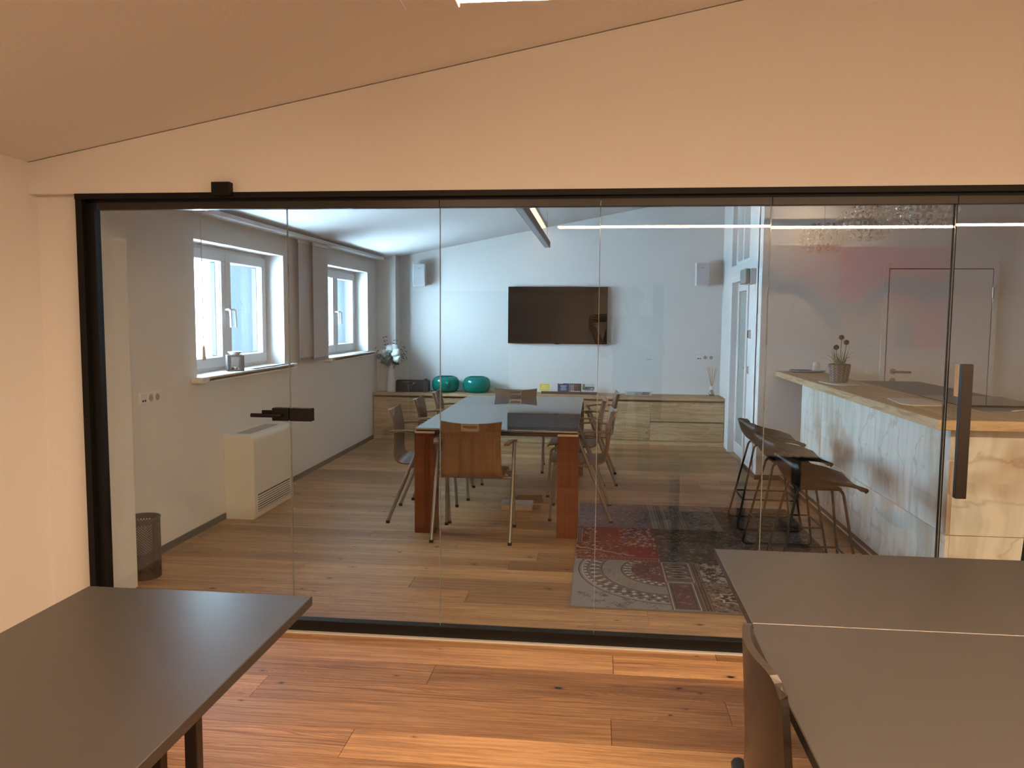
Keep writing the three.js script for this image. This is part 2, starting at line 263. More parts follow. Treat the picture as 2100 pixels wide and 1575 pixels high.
// windows in the left wall
function casement(n, label, [z0, z1, y0, y1]) {
  const w = struct('window_' + n, label + '|window'), xf = XL - 0.16, xb = xf - 0.07;
  const ring = (a0, a1, b0, b1, t, x0, x1) => [span(x0, x1, b0, b0 + t, a0, a1, 0.004, 'z'), span(x0, x1, b1 - t, b1, a0, a1, 0.004, 'z'), span(x0, x1, b0 + t, b1 - t, a0, a0 + t, 0.004, 'y'), span(x0, x1, b0 + t, b1 - t, a1 - t, a1, 0.004, 'y')];
  part('frame', ring(z0, z1, y0, y1, 0.05, xb, xf - 0.005), M.white, w);
  const zm = (z0 + z1) / 2;
  for (const [a0, a1, hz] of [[z0 + 0.03, zm - 0.003, zm - 0.04], [zm + 0.003, z1 - 0.03, zm + 0.04]]) {
    const s = part('sash', [...ring(a0, a1, y0 + 0.03, y1 - 0.03, 0.075, xb + 0.015, xf + 0.012), ...ring(a0 + 0.068, a1 - 0.068, y0 + 0.098, y1 - 0.098, 0.012, xf - 0.029, xf)], M.white, w);
    part('cladding', ring(a0 + 0.05, a1 - 0.05, y0 + 0.08, y1 - 0.08, 0.032, xb - 0.004, xf - 0.036), M.clad, s, 'dark outer cladding');
    part('pane', span(xf - 0.035, xf - 0.03, y0 + 0.1, y1 - 0.1, a0 + 0.07, a1 - 0.07, 0), M.windowGlass, s);
    part('handle', [span(xf + 0.012, xf + 0.02, 1.49, 1.56, hz - 0.013, hz + 0.013, 0.003), wire([V(xf + 0.02, 1.535, hz), V(xf + 0.062, 1.535, hz), V(xf + 0.066, 1.40, hz)], 0.009, 0.02)], M.white, s);
  }
  part('sill', [span(xf, XL + 0.085, y0 - 0.035, y0 + 0.006, z0, z1, 0.004, 'z'), span(XL, XL + 0.085, y0 - 0.035, y0 + 0.006, z0 - 0.09, z1 + 0.09, 0.012, 'z', 3)], M.lacquer, w);
  for (const [a, b] of [[z0, z0 + 0.035], [z1 - 0.035, z1], [zm - 0.02, zm + 0.02]]) part('shutter_rail', [span(xb - 0.028, xb - 0.002, y0, y1, a, b, 0.002, 'y'), span(xb - 0.05, xb - 0.03, y0, y1, a, a + 0.012, 0.001, 'y')], M.clad, w, 'blue-grey shutter guide rail');
  part('outer_sill', span(XL - 0.53, xb, y0 - 0.02, y0 + 0.004, z0, z1, 0.002, 'z'), M.alu, w);
}
casement(1, 'white two-leaf casement window nearest the glass partition', W1);
casement(2, 'white two-leaf casement window beside the corner pillar', W2);
{
  const w = struct('window_3', 'tall narrow window high above the glazed door|window'), x0 = XR + 0.05, x1 = XR + 0.11;
  part('frame', [span(x0, x1, 2.07, 2.12, -5.6, -4.58, 0.003, 'z'), span(x0, x1, 2.86, 2.9, -5.6, -4.58, 0.003, 'z'), span(x0, x1, 2.12, 2.86, -5.6, -5.55, 0.003, 'y'), span(x0, x1, 2.12, 2.86, -4.63, -4.58, 0.003, 'y')], M.white, w);
  part('mullion', span(x0, x1, 2.12, 2.86, -5.22, -5.17, 0.003, 'y'), M.white, w);
  part('blind', span(x1 + 0.01, x1 + 0.012, 2.09, 2.89, -5.6, -4.58, 0), phys({ color: lin(0.75, 0.77, 0.75), roughness: 1, transmission: 0.22, thickness: 0 }), w, 'white blind behind the panes');
  part('pane', span(x0 + 0.03, x0 + 0.034, 2.12, 2.86, -5.55, -5.22, 0), M.windowGlass, w);
  part('pane', span(x0 + 0.03, x0 + 0.034, 2.12, 2.86, -5.17, -4.63, 0), M.windowGlass, w);
}
{ // glazed door in the side wall
  const d = struct('door_1', 'white framed door with grey frosted glass in the side wall|door');
  part('door_frame', [span(XR - 0.015, XR + 0.16, 1.885, 1.945, -5.52, -4.52, 0.004, 'z'), span(XR - 0.015, XR + 0.16, 0, 1.885, -5.52, -5.45, 0.004, 'y'), span(XR - 0.015, XR + 0.16, 0, 1.885, -4.59, -4.52, 0.004, 'y')], M.white, d);
  const l = part('leaf', [span(XR + 0.05, XR + 0.09, 0.01, 0.14, -5.45, -4.59, 0.003, 'z'), span(XR + 0.05, XR + 0.09, 1.79, 1.885, -5.45, -4.59, 0.003, 'z'), span(XR + 0.05, XR + 0.09, 0.14, 1.79, -5.45, -5.36, 0.003, 'y'), span(XR + 0.05, XR + 0.09, 0.14, 1.79, -4.70, -4.59, 0.003, 'y')], M.white, d);
  part('pane', span(XR + 0.062, XR + 0.07, 0.14, 1.79, -5.36, -4.70, 0), phys({ color: lin(0.38, 0.42, 0.40), roughness: 0.6, transmission: 0.04, thickness: 0 }), l);
  part('handle', [rod(V(XR + 0.05, 1.0, -4.64), V(XR - 0.005, 1.0, -4.64), 0.009), rod(V(XR - 0.005, 1.0, -4.64), V(XR - 0.005, 1.0, -4.76), 0.009)], M.nickel, l);
}
{ // plain door in the kitchen wall
  const d = struct('door_2', 'flush white door with a satin lever behind the bar|door');
  part('door_frame', [span(2.555, 2.60, 0, 2.0, ZK, ZK + 0.014, 0.002, 'y'), span(3.49, 3.535, 0, 2.0, ZK, ZK + 0.014, 0.002, 'y'), span(2.60, 3.49, 1.955, 2.0, ZK, ZK + 0.014, 0.002)], M.lacquer, d);
  part('rebate', span(2.60, 3.49, 0, 1.955, ZK, ZK + 0.001, 0), M.plinth, d);
  const l = part('leaf', span(2.607, 3.483, 0.006, 1.947, ZK, ZK + 0.010, 0.001, 'y'), M.lacquer, d);
  part('handle', [cyl(0.026, 0.026, 0.01, 2.672, 1.03, ZK + 0.013, 24, 'z'), rod(V(2.672, 1.03, ZK + 0.015), V(2.672, 1.03, ZK + 0.06), 0.009), wire([V(2.672, 1.03, ZK + 0.05), V(2.672, 1.03, ZK + 0.06), V(2.81, 1.028, ZK + 0.06)], 0.0095, 0.004)], M.nickel, l, 'satin lever handle');
  part('keyhole_rosette', cyl(0.026, 0.026, 0.01, 2.672, 0.945, ZK + 0.013, 24, 'z'), M.nickel, l);
  for (const y of [0.25, 1.74]) part('hinge', cyl(0.009, 0.009, 0.1, 3.487, y, ZK + 0.016, 12), M.nickel, l);
}
{ // door behind the photographer, seen mirrored in the glass
  const d = struct('door_3', 'white door with a grey glazed strip behind the photographer|door');
  part('door_frame', [span(-0.06, 0, 0, 2.06, ZB - 0.03, ZB, 0.003, 'y'), span(0.92, 0.98, 0, 2.06, ZB - 0.03, ZB, 0.003, 'y'), span(0, 0.92, 2.0, 2.06, ZB - 0.03, ZB, 0.003)], M.lacquer, d);
  const l = part('leaf', span(0.004, 0.916, 0.006, 1.996, ZB - 0.022, ZB, 0.002, 'y'), M.lacquer, d);
  part('glazed_strip', span(0.73, 0.87, 0.12, 1.92, ZB - 0.03, ZB - 0.02, 0.001, 'y'), std({ color: lin(0.03, 0.035, 0.037), roughness: 0.1 }), l, 'narrow dark glazed strip');
  part('handle', [rod(V(0.06, 1.03, ZB - 0.02), V(0.06, 1.03, ZB - 0.07), 0.009), rod(V(0.06, 1.03, ZB - 0.07), V(0.19, 1.03, ZB - 0.07), 0.009)], M.nickel, l);
}

// ---------------------------------------------------------------- glass partition
{
  const w = struct('wall_glass', 'frameless glass partition of tall panes in black rails|glass wall');
  const J = [-2.33, -1.418, -0.706, 0.008, 0.735, 1.486, 2.24, 2.99, 3.74], END = 3.74;
  part('head_frame', [span(-2.42, END + 0.05, 2.026, 2.052, -0.04, 0.055, 0.002), span(-2.42, END, 2.012, 2.03, -0.03, 0.02, 0.001)], M.black, w);
  part('jamb', [span(-2.42, -2.388, 0, 2.03, -0.04, 0.05, 0.002, 'y'), span(-2.39, -2.345, 0, 2.03, -0.025, 0.02, 0.002, 'y')], M.black, w);
  part('jamb', span(END, END + 0.05, 0, 2.03, -0.04, 0.05, 0.002, 'y'), M.black, w);
  part('bottom_rail', span(-2.39, END, 0, 0.056, -0.025, 0.025, 0.002), M.black, w);
  part('floor_strip', span(-2.39, END, 0, 0.006, 0.025, 0.048, 0.001), std({ color: lin(0.80, 0.79, 0.77), roughness: 0.35, metalness: 0.5 }), w, 'bright aluminium floor strip');
  const tilt = [0, 0, 0.0003, 0.0009, -0.0012, 0.0016, 0, 0];
  for (let i = 0; i + 1 < J.length; i++) {
    const c = (J[i] + J[i + 1]) / 2, b = (J[i + 1] - J[i]);
    const p = part('pane', (() => { const g = new THREE.BoxGeometry(b - 0.004, 1.925, 0.01); return metreUV(g); })(), M.glass, w); p.position.set(c, 1.018, 0); p.rotation.x = tilt[i];
    part('top_rail', span(J[i] + 0.001, J[i + 1] - 0.001, 1.981, 2.014, -0.016, 0.024, 0.001), M.rail, w);
    if (i) part('edge_strip', span(J[i] - 0.0018, J[i] + 0.0018, 0.056, 1.981, -0.0055, 0.0055, 0), M.glassEdge, w, 'polished pane edge');
  }
  part('edge_strip', span(1.4905, 1.4925, 0.056, 1.981, -0.006, 0.006, 0), M.black, w);
  part('edge_strip', span(1.4795, 1.4815, 0.056, 1.981, -0.006, 0.006, 0), M.black, w);
  const lock = part('lock_case', [span(-1.50, -1.421, 1.006, 1.066, -0.022, 0.022, 0.003), span(-1.415, -1.31, 1.006, 1.066, -0.022, 0.022, 0.003)], M.black, w);
  part('lever', [wire([V(-1.45, 1.036, 0.02), V(-1.45, 1.036, 0.062), V(-1.582, 1.036, 0.062)], 0.010, 0.012), wire([V(-1.45, 1.036, -0.02), V(-1.45, 1.036, -0.062), V(-1.582, 1.036, -0.062)], 0.010, 0.012)], M.black, lock, 'black lever handle');
  part('door_stop', span(-1.736, -1.65, 2.035, 2.093, 0.05, 0.09, 0.003), M.black, w, 'black block above the door pane');
  const h = part('pull_bar', span(1.513, 1.558, 0.748, 1.316, 0.052, 0.082, 0.003, 'y'), std({ color: lin(0.016, 0.012, 0.010), roughness: 0.45 }), w, 'dark square pull bar');
  for (const [a, b] of [[0.752, 0.894], [1.176, 1.312]]) part('standoff', span(1.515, 1.553, a, b, 0.0052, 0.052, 0.002, 'y'), M.board, h, 'oak stand-off block');
}

// ---------------------------------------------------------------- near room: pendant, desks, chairs
{
  const p = thing('linear_pendant', 'long lit linear pendant lamp hanging over the grey desks', 'lamp', [-0.39, 2.108, 1.98]);
  part('housing', [span(0, 3.75, 0.009, 0.055, -0.05, 0.05, 0.004), span(0, 0.11, 0, 0.012, -0.05, 0.05, 0.003)], M.lacquer, p);
  part('diffuser', span(0.112, 3.74, 0.003, 0.0088, -0.032, 0.032, 0.001), M.glow, p, 'glowing diffuser');
  for (const x of [0.3, 3.4]) part('suspension_wire', rod(V(x, 0.055, 0), V(x, ceilY(x - 0.39) - 2.108, 0), 0.0012, 0.0012, 6), M.steel, p);
  const l = new THREE.RectAreaLight(WARM, LAMP * 1.15, 3.6, 0.064); l.position.set(1.53, 2.108, 1.98); l.rotation.x = -Math.PI / 2; l.name = 'pendant_light'; scene.add(l);
}
function ceilingLamp(label, x, z, half, k) {
  const y = ceilY(x), p = thing('ceiling_lamp', label, 'lamp', [x, y, z]), tilt = Math.atan(0.192);
  const h = part('base_plate', span(-0.05, 0.05, -0.02, 0, -half - 0.01, half + 0.01, 0.003, 'z'), M.lacquer, p); h.rotation.z = tilt;
  const d = part('opal_cover', span(-0.045, 0.045, -0.075, -0.0205, -half, half, 0.012, 'z', 3), M.glowOpal, p, 'glowing opal cover'); d.rotation.z = tilt;
  const l = new THREE.RectAreaLight(WARM, LAMP * k, 0.085, 2 * half - 0.02); l.position.set(x + 0.015, y - 0.08, z); l.rotation.x = -Math.PI / 2; l.name = 'ceiling_lamp_light'; scene.add(l);
}
ceilingLamp('long opal ceiling lamp above the left-hand desk, out of view', -0.95, 2.55, 0.74, 0.72);
ceilingLamp('long opal ceiling lamp before the paintings, out of view', 2.6, 6.2, 0.6, 3.0);
function desk(label, x0, x1, z0, z1, along, inset = 0.09) {
  const t = thing('desk', label, 'desk', [(x0 + x1) / 2, 0, (z0 + z1) / 2], 0, 'grey-brown office desks'), w = x1 - x0, d = z1 - z0;
  const top = part('desktop', metreUV(new RoundedBoxGeometry(w, 0.025, d, 2, 0.002).translate(0, 0.7275, 0)), M.desk, t);
  part('edge_band', [span(-w / 2 - 0.001, -w / 2, 0.716, 0.739, -d / 2, d / 2, 0), span(w / 2, w / 2 + 0.001, 0.716, 0.739, -d / 2, d / 2, 0), span(-w / 2, w / 2, 0.716, 0.739, -d / 2 - 0.001, -d / 2, 0), span(-w / 2, w / 2, 0.716, 0.739, d / 2, d / 2 + 0.001, 0)], M.deskEdge, top);
  for (const s of [-1, 1]) {
    const at = along === 'x' ? s * (w / 2 - inset) : s * (d / 2 - 0.14);
    for (const o of [-0.05, 0.05]) part('post', along === 'x' ? span(at - 0.017, at + 0.017, 0.05, 0.70, o - 0.017, o + 0.017, 0.003, 'y') : span(o - 0.017, o + 0.017, 0.05, 0.70, at - 0.017, at + 0.017, 0.003, 'y'), M.blackMetal, t);
    const hl = along === 'x' ? d / 2 - 0.04 : w / 2 - 0.04;
    part('foot', along === 'x' ? wire([V(at, 0.025, -hl), V(at, 0.04, 0), V(at, 0.025, hl)], 0.024, 0.02, false, 10) : wire([V(-hl, 0.025, at), V(0, 0.04, at), V(hl, 0.025, at)], 0.024, 0.02, false, 10), M.blackMetal, t);
    part('cross_rail', along === 'x' ? span(at - 0.02, at + 0.02, 0.69, 0.715, -d / 2 + 0.06, d / 2 - 0.06, 0.002) : span(-w / 2 + 0.06, w / 2 - 0.06, 0.69, 0.715, at - 0.02, at + 0.02, 0.002), M.blackMetal, t);
  }
  return t;
}
desk('grey-brown desk on the left with blue window glare', -1.40, -0.756, 1.52, 3.1, 'z');
desk('grey-brown desk on the right nearest the glass partition', 0.40, 2.0, 0.925, 1.562, 'x');
desk('grey-brown desk on the right behind the dark chair back', 0.39, 1.99, 1.5645, 2.37, 'x', 0.62);

function swivelChair(label, pos, turn, shellMat) {                  // local: front = +z
  const c = thing('office_chair', label, 'chair', pos, turn, 'swivel chairs at the desks');
  const prof = (v) => { // v 0 front edge .. 1 top of back
    const P = [[0.22, 0.43], [0.16, 0.445], [0.02, 0.44], [-0.12, 0.435], [-0.195, 0.47], [-0.215, 0.56], [-0.225, 0.70], [-0.235, 0.852]];
    const f = v * (P.length - 1), i = Math.min(P.length - 2, Math.floor(f)), t = f - i, g = (k) => P[clamp(k, 0, P.length - 1)];
    const cr = (a, b, c2, d) => 0.5 * (2 * b + (c2 - a) * t + (2 * a - 5 * b + 4 * c2 - d) * t * t + (3 * b - a - 3 * c2 + d) * t * t * t);
    return [0, 1].map((k) => cr(g(i - 1)[k], g(i)[k], g(i + 1)[k], g(i + 2)[k]));
  };
  part('shell', sheet((u, v) => { const [z, y] = prof(v), t = 2 * u - 1, w = 0.21 - 0.055 * clamp((v - 0.5) / 0.5), back = clamp((v - 0.5) / 0.25), q = clamp((v - 0.93) / 0.07); return V(t * w, y + (1 - back) * 0.02 * t * t - q * 0.03 * Math.pow(Math.abs(t), 8), z + back * 0.032 * t * t); }, 20, 48, 0.016), shellMat, c);
  part('column', [cyl(0.025, 0.028, 0.33, 0, 0.26, 0), cyl(0.11, 0.09, 0.025, 0, 0.42, 0)], M.blackMetal, c);
  for (let k = 0; k < 5; k++) { const a = k / 5 * 2 * Math.PI + 0.3, e = V(Math.sin(a) * 0.28, 0.085, Math.cos(a) * 0.28); part('base_arm', [rod(V(0, 0.12, 0), e, 0.022, 0.014), cyl(0.026, 0.026, 0.02, e.x, 0.026, e.z, 16, 'x'), cyl(0.008, 0.008, 0.06, e.x, 0.06, e.z, 8)], M.blackMetal, c); }
  return c;
}
const darkShell = std({ color: lin(0.024, 0.018, 0.014), roughness: 0.32 });
swivelChair('dark brown curved chair back tucked against the right-hand desks', [0.548, 0, 1.965], Math.PI / 2, darkShell);
swivelChair('black chair at the right edge across the desk', [1.74, 0, 0.72], 0, M.black);

// ---------------------------------------------------------------- meeting table and chairs
{
  const t = thing('meeting_table', 'long glass-topped meeting table on reddish wooden legs', 'table', [-0.67, 0, -2.86]);
  const hx = 0.555, hz = 1.14;
  part('glass_top', metreUV(new RoundedBoxGeometry(2 * hx, 0.012, 2 * hz, 1, 0.002).translate(0, 0.729, 0)), M.tableGlass, t, 'glossy dark glass top');
  part('under_glass', metreUV(new RoundedBoxGeometry(2 * hx - 0.01, 0.010, 2 * hz - 0.01, 1, 0.002).translate(0, 0.7165, 0)), M.tableEdge, t);
  part('apron', [span(-hx + 0.02, hx - 0.02, 0.691, 0.711, -hz + 0.02, -hz + 0.05, 0.001), span(-hx + 0.02, hx - 0.02, 0.691, 0.711, hz - 0.05, hz - 0.02, 0.001), span(-hx + 0.02, -hx + 0.05, 0.691, 0.711, -hz + 0.05, hz - 0.05, 0.001, 'z'), span(hx - 0.05, hx - 0.02, 0.691, 0.711, -hz + 0.05, hz - 0.05, 0.001, 'z')], M.blackMetal, t);
  for (const sx of [-1, 1]) for (const sz of [-1, 1]) {
    const l = part('leg', span(sx > 0 ? hx - 0.135 : -hx - 0.008, sx > 0 ? hx + 0.008 : -hx + 0.135, 0, 0.697, sz > 0 ? hz - 0.145 : -hz + 0.005, sz > 0 ? hz - 0.005 : -hz + 0.145, 0.004, 'y'), M.cherry, t);
    part('corner_cap', span(sx > 0 ? hx - 0.135 : -hx - 0.003, sx > 0 ? hx + 0.003 : -hx + 0.135, 0.697, 0.712, sz > 0 ? hz - 0.145 : -hz + 0.005, sz > 0 ? hz - 0.005 : -hz + 0.145, 0.002), M.chrome, l, 'chrome cap under the glass');
  }
}
function meetingChair() {                                            // local: front = +z
  const c = thing('meeting_chair', '', 'chair', [0, 0, 0], 0, 'wooden shell chairs at the glass table');
  const P = [[0.225, 0.425], [0.205, 0.442], [0.12, 0.446], [0.0, 0.438], [-0.11, 0.430], [-0.165, 0.442], [-0.20, 0.485], [-0.212, 0.56], [-0.222, 0.66], [-0.238, 0.74], [-0.255, 0.80]];
  const prof = (v) => { const f = v * (P.length - 1), i = Math.min(P.length - 2, Math.floor(f)), t = f - i, g = (k) => P[clamp(k, 0, P.length - 1)]; const cr = (a, b, c2, d) => 0.5 * (2 * b + (c2 - a) * t + (2 * a - 5 * b + 4 * c2 - d) * t * t + (3 * b - a - 3 * c2 + d) * t * t * t); return [0, 1].map((k) => cr(g(i - 1)[k], g(i)[k], g(i + 1)[k], g(i + 2)[k])); };
  const shell = part('shell', sheet((u, v) => { const [z, y] = prof(v), t = 2 * u - 1, back = clamp((v - 0.55) / 0.25); return V(t * (0.205 - 0.012 * back + 0.012 * clamp((v - 0.85) / 0.15)), y + back * clamp((v - 0.8) / 0.2) * 0.016 * t * t - (1 - back) * 0.006 * t * t, z + back * 0.028 * t * t); }, 12, 44, 0.011, [1, 2]), M.veneer, c);
  part('grip', [span(-0.058, 0.058, 0.788, 0.806, -0.268, -0.242, 0.003), span(-0.058, 0.058, 0.752, 0.762, -0.260, -0.236, 0.002), span(-0.058, -0.046, 0.755, 0.795, -0.262, -0.236, 0.002), span(0.046, 0.058, 0.755, 0.795, -0.262, -0.236, 0.002), span(-0.046, 0.046, 0.762, 0.788, -0.252, -0.243, 0.001)], M.chrome, shell, 'metal grip let into the top of the back');
  for (const s of [-1, 1]) {
    const rf = V(s * 0.262, 0.012, -0.235), at = V(s * 0.262, 0.652, 0.03);
    const flat = (a, b) => { const g = rod(a, b, 0.0125, 0.0125, 10); return g; };
    part('rear_leg', [flat(rf, at)], M.steel, c);
    part('foot_cap', cyl(0.0145, 0.0145, 0.02, rf.x, 0.01, rf.z + 0.001, 10), M.black, c);
    part('front_leg', [wire([V(s * 0.245, 0.012, 0.215), V(s * 0.235, 0.405, 0.19), V(s * 0.20, 0.415, 0.12)], 0.0115, 0.03)], M.steel, c);
    part('foot_cap', cyl(0.0135, 0.0135, 0.02, s * 0.245, 0.01, 0.215, 10), M.black, c);
    part('side_bar', [rod(V(s * 0.257, 0.418, -0.066), V(s * 0.20, 0.415, 0.13), 0.01, 0.01, 8)], M.steel, c);
    part('armrest', sheet((u, v) => { const z = 0.055 - 0.27 * v; return V(s * (0.262 - 0.028 * v * v) + (u - 0.5) * 0.034, 0.662 + 0.012 * Math.sin(v * 3) - 0.012 * (1 - v) * (1 - v), z); }, 4, 12, 0.014), M.veneer, c);
  }
  part('cross_bar', [rod(V(-0.257, 0.416, -0.066), V(0.257, 0.416, -0.066), 0.011, 0.011, 8), rod(V(-0.2, 0.414, 0.125), V(0.2, 0.414, 0.125), 0.009, 0.009, 8)], M.steel, c);
  return c;
}
{
  const c = meetingChair(); const E = Math.PI / 2;
  c.userData.label = 'wooden shell chair at the near end of the table, its back to us'; c.position.set(-0.808, 0, -1.745); c.rotation.y = Math.PI;
  copy(c, 'wooden shell chair at the far end of the glass table', [-0.76, 0, -4.16], 0);
  copy(c, 'chair nearest the fan coil on the window side of the table', [-1.27, 0, -2.236], E - 0.07);
  copy(c, 'middle chair on the window side of the glass table', [-1.25, 0, -2.955], E - 0.06);
  copy(c, 'chair nearest the sideboard on the window side of the table', [-1.22, 0, -3.555], E - 0.05);
  copy(c, 'chair on the rug side of the table nearest us', [-0.107, 0, -2.41], -E);
  copy(c, 'middle chair on the rug side of the table, pushed furthest in', [-0.16, 0, -3.165], -E + 0.04);
  copy(c, 'chair on the rug side of the table nearest the sideboard', [-0.038, 0, -3.715], -E);
}
solo('outlet_box', 'flat beige socket box lying on the floor under the table', 'socket box', [span(-0.125, 0.125, 0, 0.045, -0.09, 0.09, 0.006), span(0.07, 0.1, 0.045, 0.05, -0.03, 0.03, 0.001)], std({ color: lin(0.42, 0.37, 0.31), roughness: 0.5 }), [-0.60, 0, -2.53], 0.05);
solo('floor_outlet_lid', 'open dark floor outlet lid under the meeting table', 'floor outlet', [span(-0.11, 0.11, 0, 0.006, -0.1, 0.1, 0.002), span(-0.1, 0.1, 0.006, 0.055, 0.075, 0.082, 0.002)], std({ color: lin(0.13, 0.075, 0.045), roughness: 0.5 }), [-0.53, 0, -2.83], 0.15);

// ---------------------------------------------------------------- rug
function canvasTex(w, h, draw) { const c = document.createElement('canvas'); c.width = w; c.height = h; const x = c.getContext('2d'); draw(x, w, h); const t = new THREE.CanvasTexture(c); t.colorSpace = THREE.SRGBColorSpace; t.magFilter = THREE.LinearFilter; return t; }
{
  const S = 1 / 1.6;                                                 // canvas px per metre set below
  const t = canvasTex(1120, 1610, (c, w, h) => {                     // 1.6 x 2.3 m; canvas top = far edge
    const px = 700; const cs = [[0, 0.52], [0.52, 1.02], [1.02, 1.6]], rs = [[0, 0.72], [0.72, 1.49], [1.49, 2.3]];
    const cell = (i, j) => [cs[i][0] * px, rs[j][0] * px, (cs[i][1] - cs[i][0]) * px, (rs[j][1] - rs[j][0]) * px];
    const fill = (r, col) => { c.fillStyle = col; c.fillRect(...r); };
    const clip = (r, f) => { c.save(); c.beginPath(); c.rect(...r); c.clip(); f(); c.restore(); };
    function scrolls([x, y, W, H], n, cols, s0, s1, lw) {
      for (let k = 0; k < n; k++) { c.strokeStyle = cols[(rnd() * cols.length) | 0]; c.lineWidth = lw * rr(0.6, 1.4); const a = x + rnd() * W, b = y + rnd() * H, s = rr(s0, s1), t0 = rnd() * 6.28; c.beginPath(); for (let i = 0; i < 9; i++) { const q = t0 + i * 0.55, r = s * (1 - i / 11); c.lineTo(a + r * Math.cos(q), b + r * Math.sin(q)); } c.stroke(); }
    }
    function petals([x, y, W, H], n, cols, s0, s1) {
      for (let k = 0; k < n; k++) { const a = x + rnd() * W, b = y + rnd() * H, s = rr(s0, s1), m = 3 + (rnd() * 4 | 0), t0 = rnd() * 6; c.fillStyle = cols[(rnd() * cols.length) | 0]; for (let i = 0; i < m; i++) { c.save(); c.translate(a, b); c.rotate(t0 + i * 6.283 / m); c.beginPath(); c.ellipse(s * 0.6, 0, s * 0.6, s * 0.28, 0, 0, 7); c.fill(); c.restore(); } }
    }
    function band(x, y, W, H, bg, fg, vert) { fill([x, y, W, H], bg); c.strokeStyle = fg; c.lineWidth = 3; c.strokeRect(x + 3, y + 3, W - 6, H - 6); const n = Math.round((vert ? H : W) / 16); c.fillStyle = fg; for (let i = 0; i < n; i++) { const p = (i + 0.5) * 16; c.save(); c.translate(vert ? x + W / 2 : x + p, vert ? y + p : y + H / 2); c.rotate(i % 2 ? 0.8 : -0.8); c.fillRect(-5, -1.6, 10, 3.4); c.restore(); } }
    fill([0, 0, w, h], '#8a8480');
    // far row
    let r = cell(0, 0); clip(r, () => { fill(r, '#8f8288'); petals(r, 900, ['#70646b', '#a89ca0', '#7a5f68', '#bdb5b4', '#615a5e'], 3, 8); scrolls(r, 260, ['#b9b0b0', '#6a5f64'], 4, 12, 2); });
    r = cell(1, 0); clip(r, () => { fill(r, '#94908c'); petals(r, 260, ['#7d6a6c', '#bdbbb4', '#5e5a58'], 4, 11); scrolls(r, 160, ['#cfcdc4', '#5c5452'], 8, 22, 2.5); band(r[0], r[1], 40, r[3], '#a9aaa4', '#6b5a58', true); band(r[0] + 44, r[1], 30, r[3], '#6d6462', '#c9c6bd', true); band(r[0] + 150, r[1] + 60, 34, r[3], '#a3a39d', '#584f4e', true); fill([r[0] + 82, r[1], 4, r[3]], '#cac7be'); });
    r = cell(2, 0); clip(r, () => { fill(r, '#544e4c'); scrolls(r, 300, ['#a39b92', '#7c736d', '#8f8b85'], 8, 26, 2.5); petals(r, 110, ['#8f8680', '#3d3836', '#6e5457'], 4, 12); });
    // middle row
    r = cell(0, 1); clip(r, () => {
      fill(r, '#842530'); c.fillStyle = '#931a2a'; c.beginPath(); c.moveTo(r[0] + r[2] * 0.25, r[1]); c.lineTo(r[0] + r[2] * 0.62, r[1]); c.lineTo(r[0] + r[2], r[1] + r[3] * 0.95); c.lineTo(r[0] + r[2] * 0.7, r[1] + r[3] * 0.95); c.fill();
      const L = [r[0], r[1], r[2] * 0.28, r[3]]; petals(L, 120, ['#d9cdbd', '#5f1f28', '#b98a7c'], 4, 10); petals([r[0], r[1] + r[3] * 0.45, r[2] * 0.65, r[3] * 0.55], 190, ['#a9805e', '#5c3026', '#c9a88c'], 4, 9); petals([r[0] + r[2] * 0.55, r[1], r[2] * 0.45, r[3] * 0.6], 260, ['#c9c5c2', '#8b6a6e', '#5b4a4f', '#e6e2dc'], 4, 10); petals(r, 60, ['#c9a0a0', '#6b3a44'], 5, 11);
      band(r[0], r[1] + 40, 26, r[3] * 0.45, '#5f2b2a', '#d6c9b6', true); band(r[0] + 60, r[1] + 120, 22, r[3] * 0.3, '#7a3a30', '#c9ab8c', true); band(r[0], r[1] + r[3] - 46, r[2], 46, '#7d2a33', '#ddd2c2', false); c.strokeStyle = '#e3dacb'; c.lineWidth = 7; c.beginPath(); c.moveTo(r[0], r[1] + r[3] * 0.62); for (let i = 0; i <= 10; i++) c.lineTo(r[0] + i * r[2] / 14, r[1] + r[3] * (0.64 + 0.022 * i) + (i % 2) * 10); c.stroke();
    });
    r = cell(1, 1); clip(r, () => { fill(r, '#4b4643'); petals(r, 120, ['#5d5450', '#6d5a5a', '#3a3634', '#46504e'], 14, 34); scrolls(r, 210, ['#8f8a82', '#a39d92', '#6b635e'], 8, 30, 3); petals(r, 70, ['#a39c94', '#877c78'], 5, 12); });
    r = cell(2, 1); clip(r, () => { fill(r, '#5f4f50'); scrolls(r, 240, ['#a89a94', '#8f7e7c', '#c0b6ac'], 8, 28, 3); petals(r, 90, ['#7a5258', '#8f7f7b', '#463c3c'], 8, 18); });
    // near row
    r = cell(0, 2); clip(r, () => {
      fill(r, '#b0a99f'); scrolls(r, 60, ['#756b63', '#8b8178'], 8, 26, 3); const cx = r[0] + r[2] * 1.02, cy = r[1] + r[3] * 0.22; const el = (a, b, col, lw, fl) => { c.beginPath(); c.ellipse(cx, cy, a, b, 0, 0, 7); if (fl) { c.fillStyle = fl; c.fill(); } if (lw) { c.strokeStyle = col; c.lineWidth = lw; c.stroke(); } };
      el(352, 386, '#5c5148', 5, '#a39c91'); el(338, 372, '#d8d2c6', 4); const dots = (a, b, n, s) => { for (let i = 0; i < n; i++) { const q = i / n * 6.283; c.fillStyle = i % 2 ? '#6a4b42' : '#e2dccf'; c.beginPath(); c.ellipse(cx + a * Math.cos(q), cy + b * Math.sin(q), s, s * 0.75, q, 0, 7); c.fill(); } };
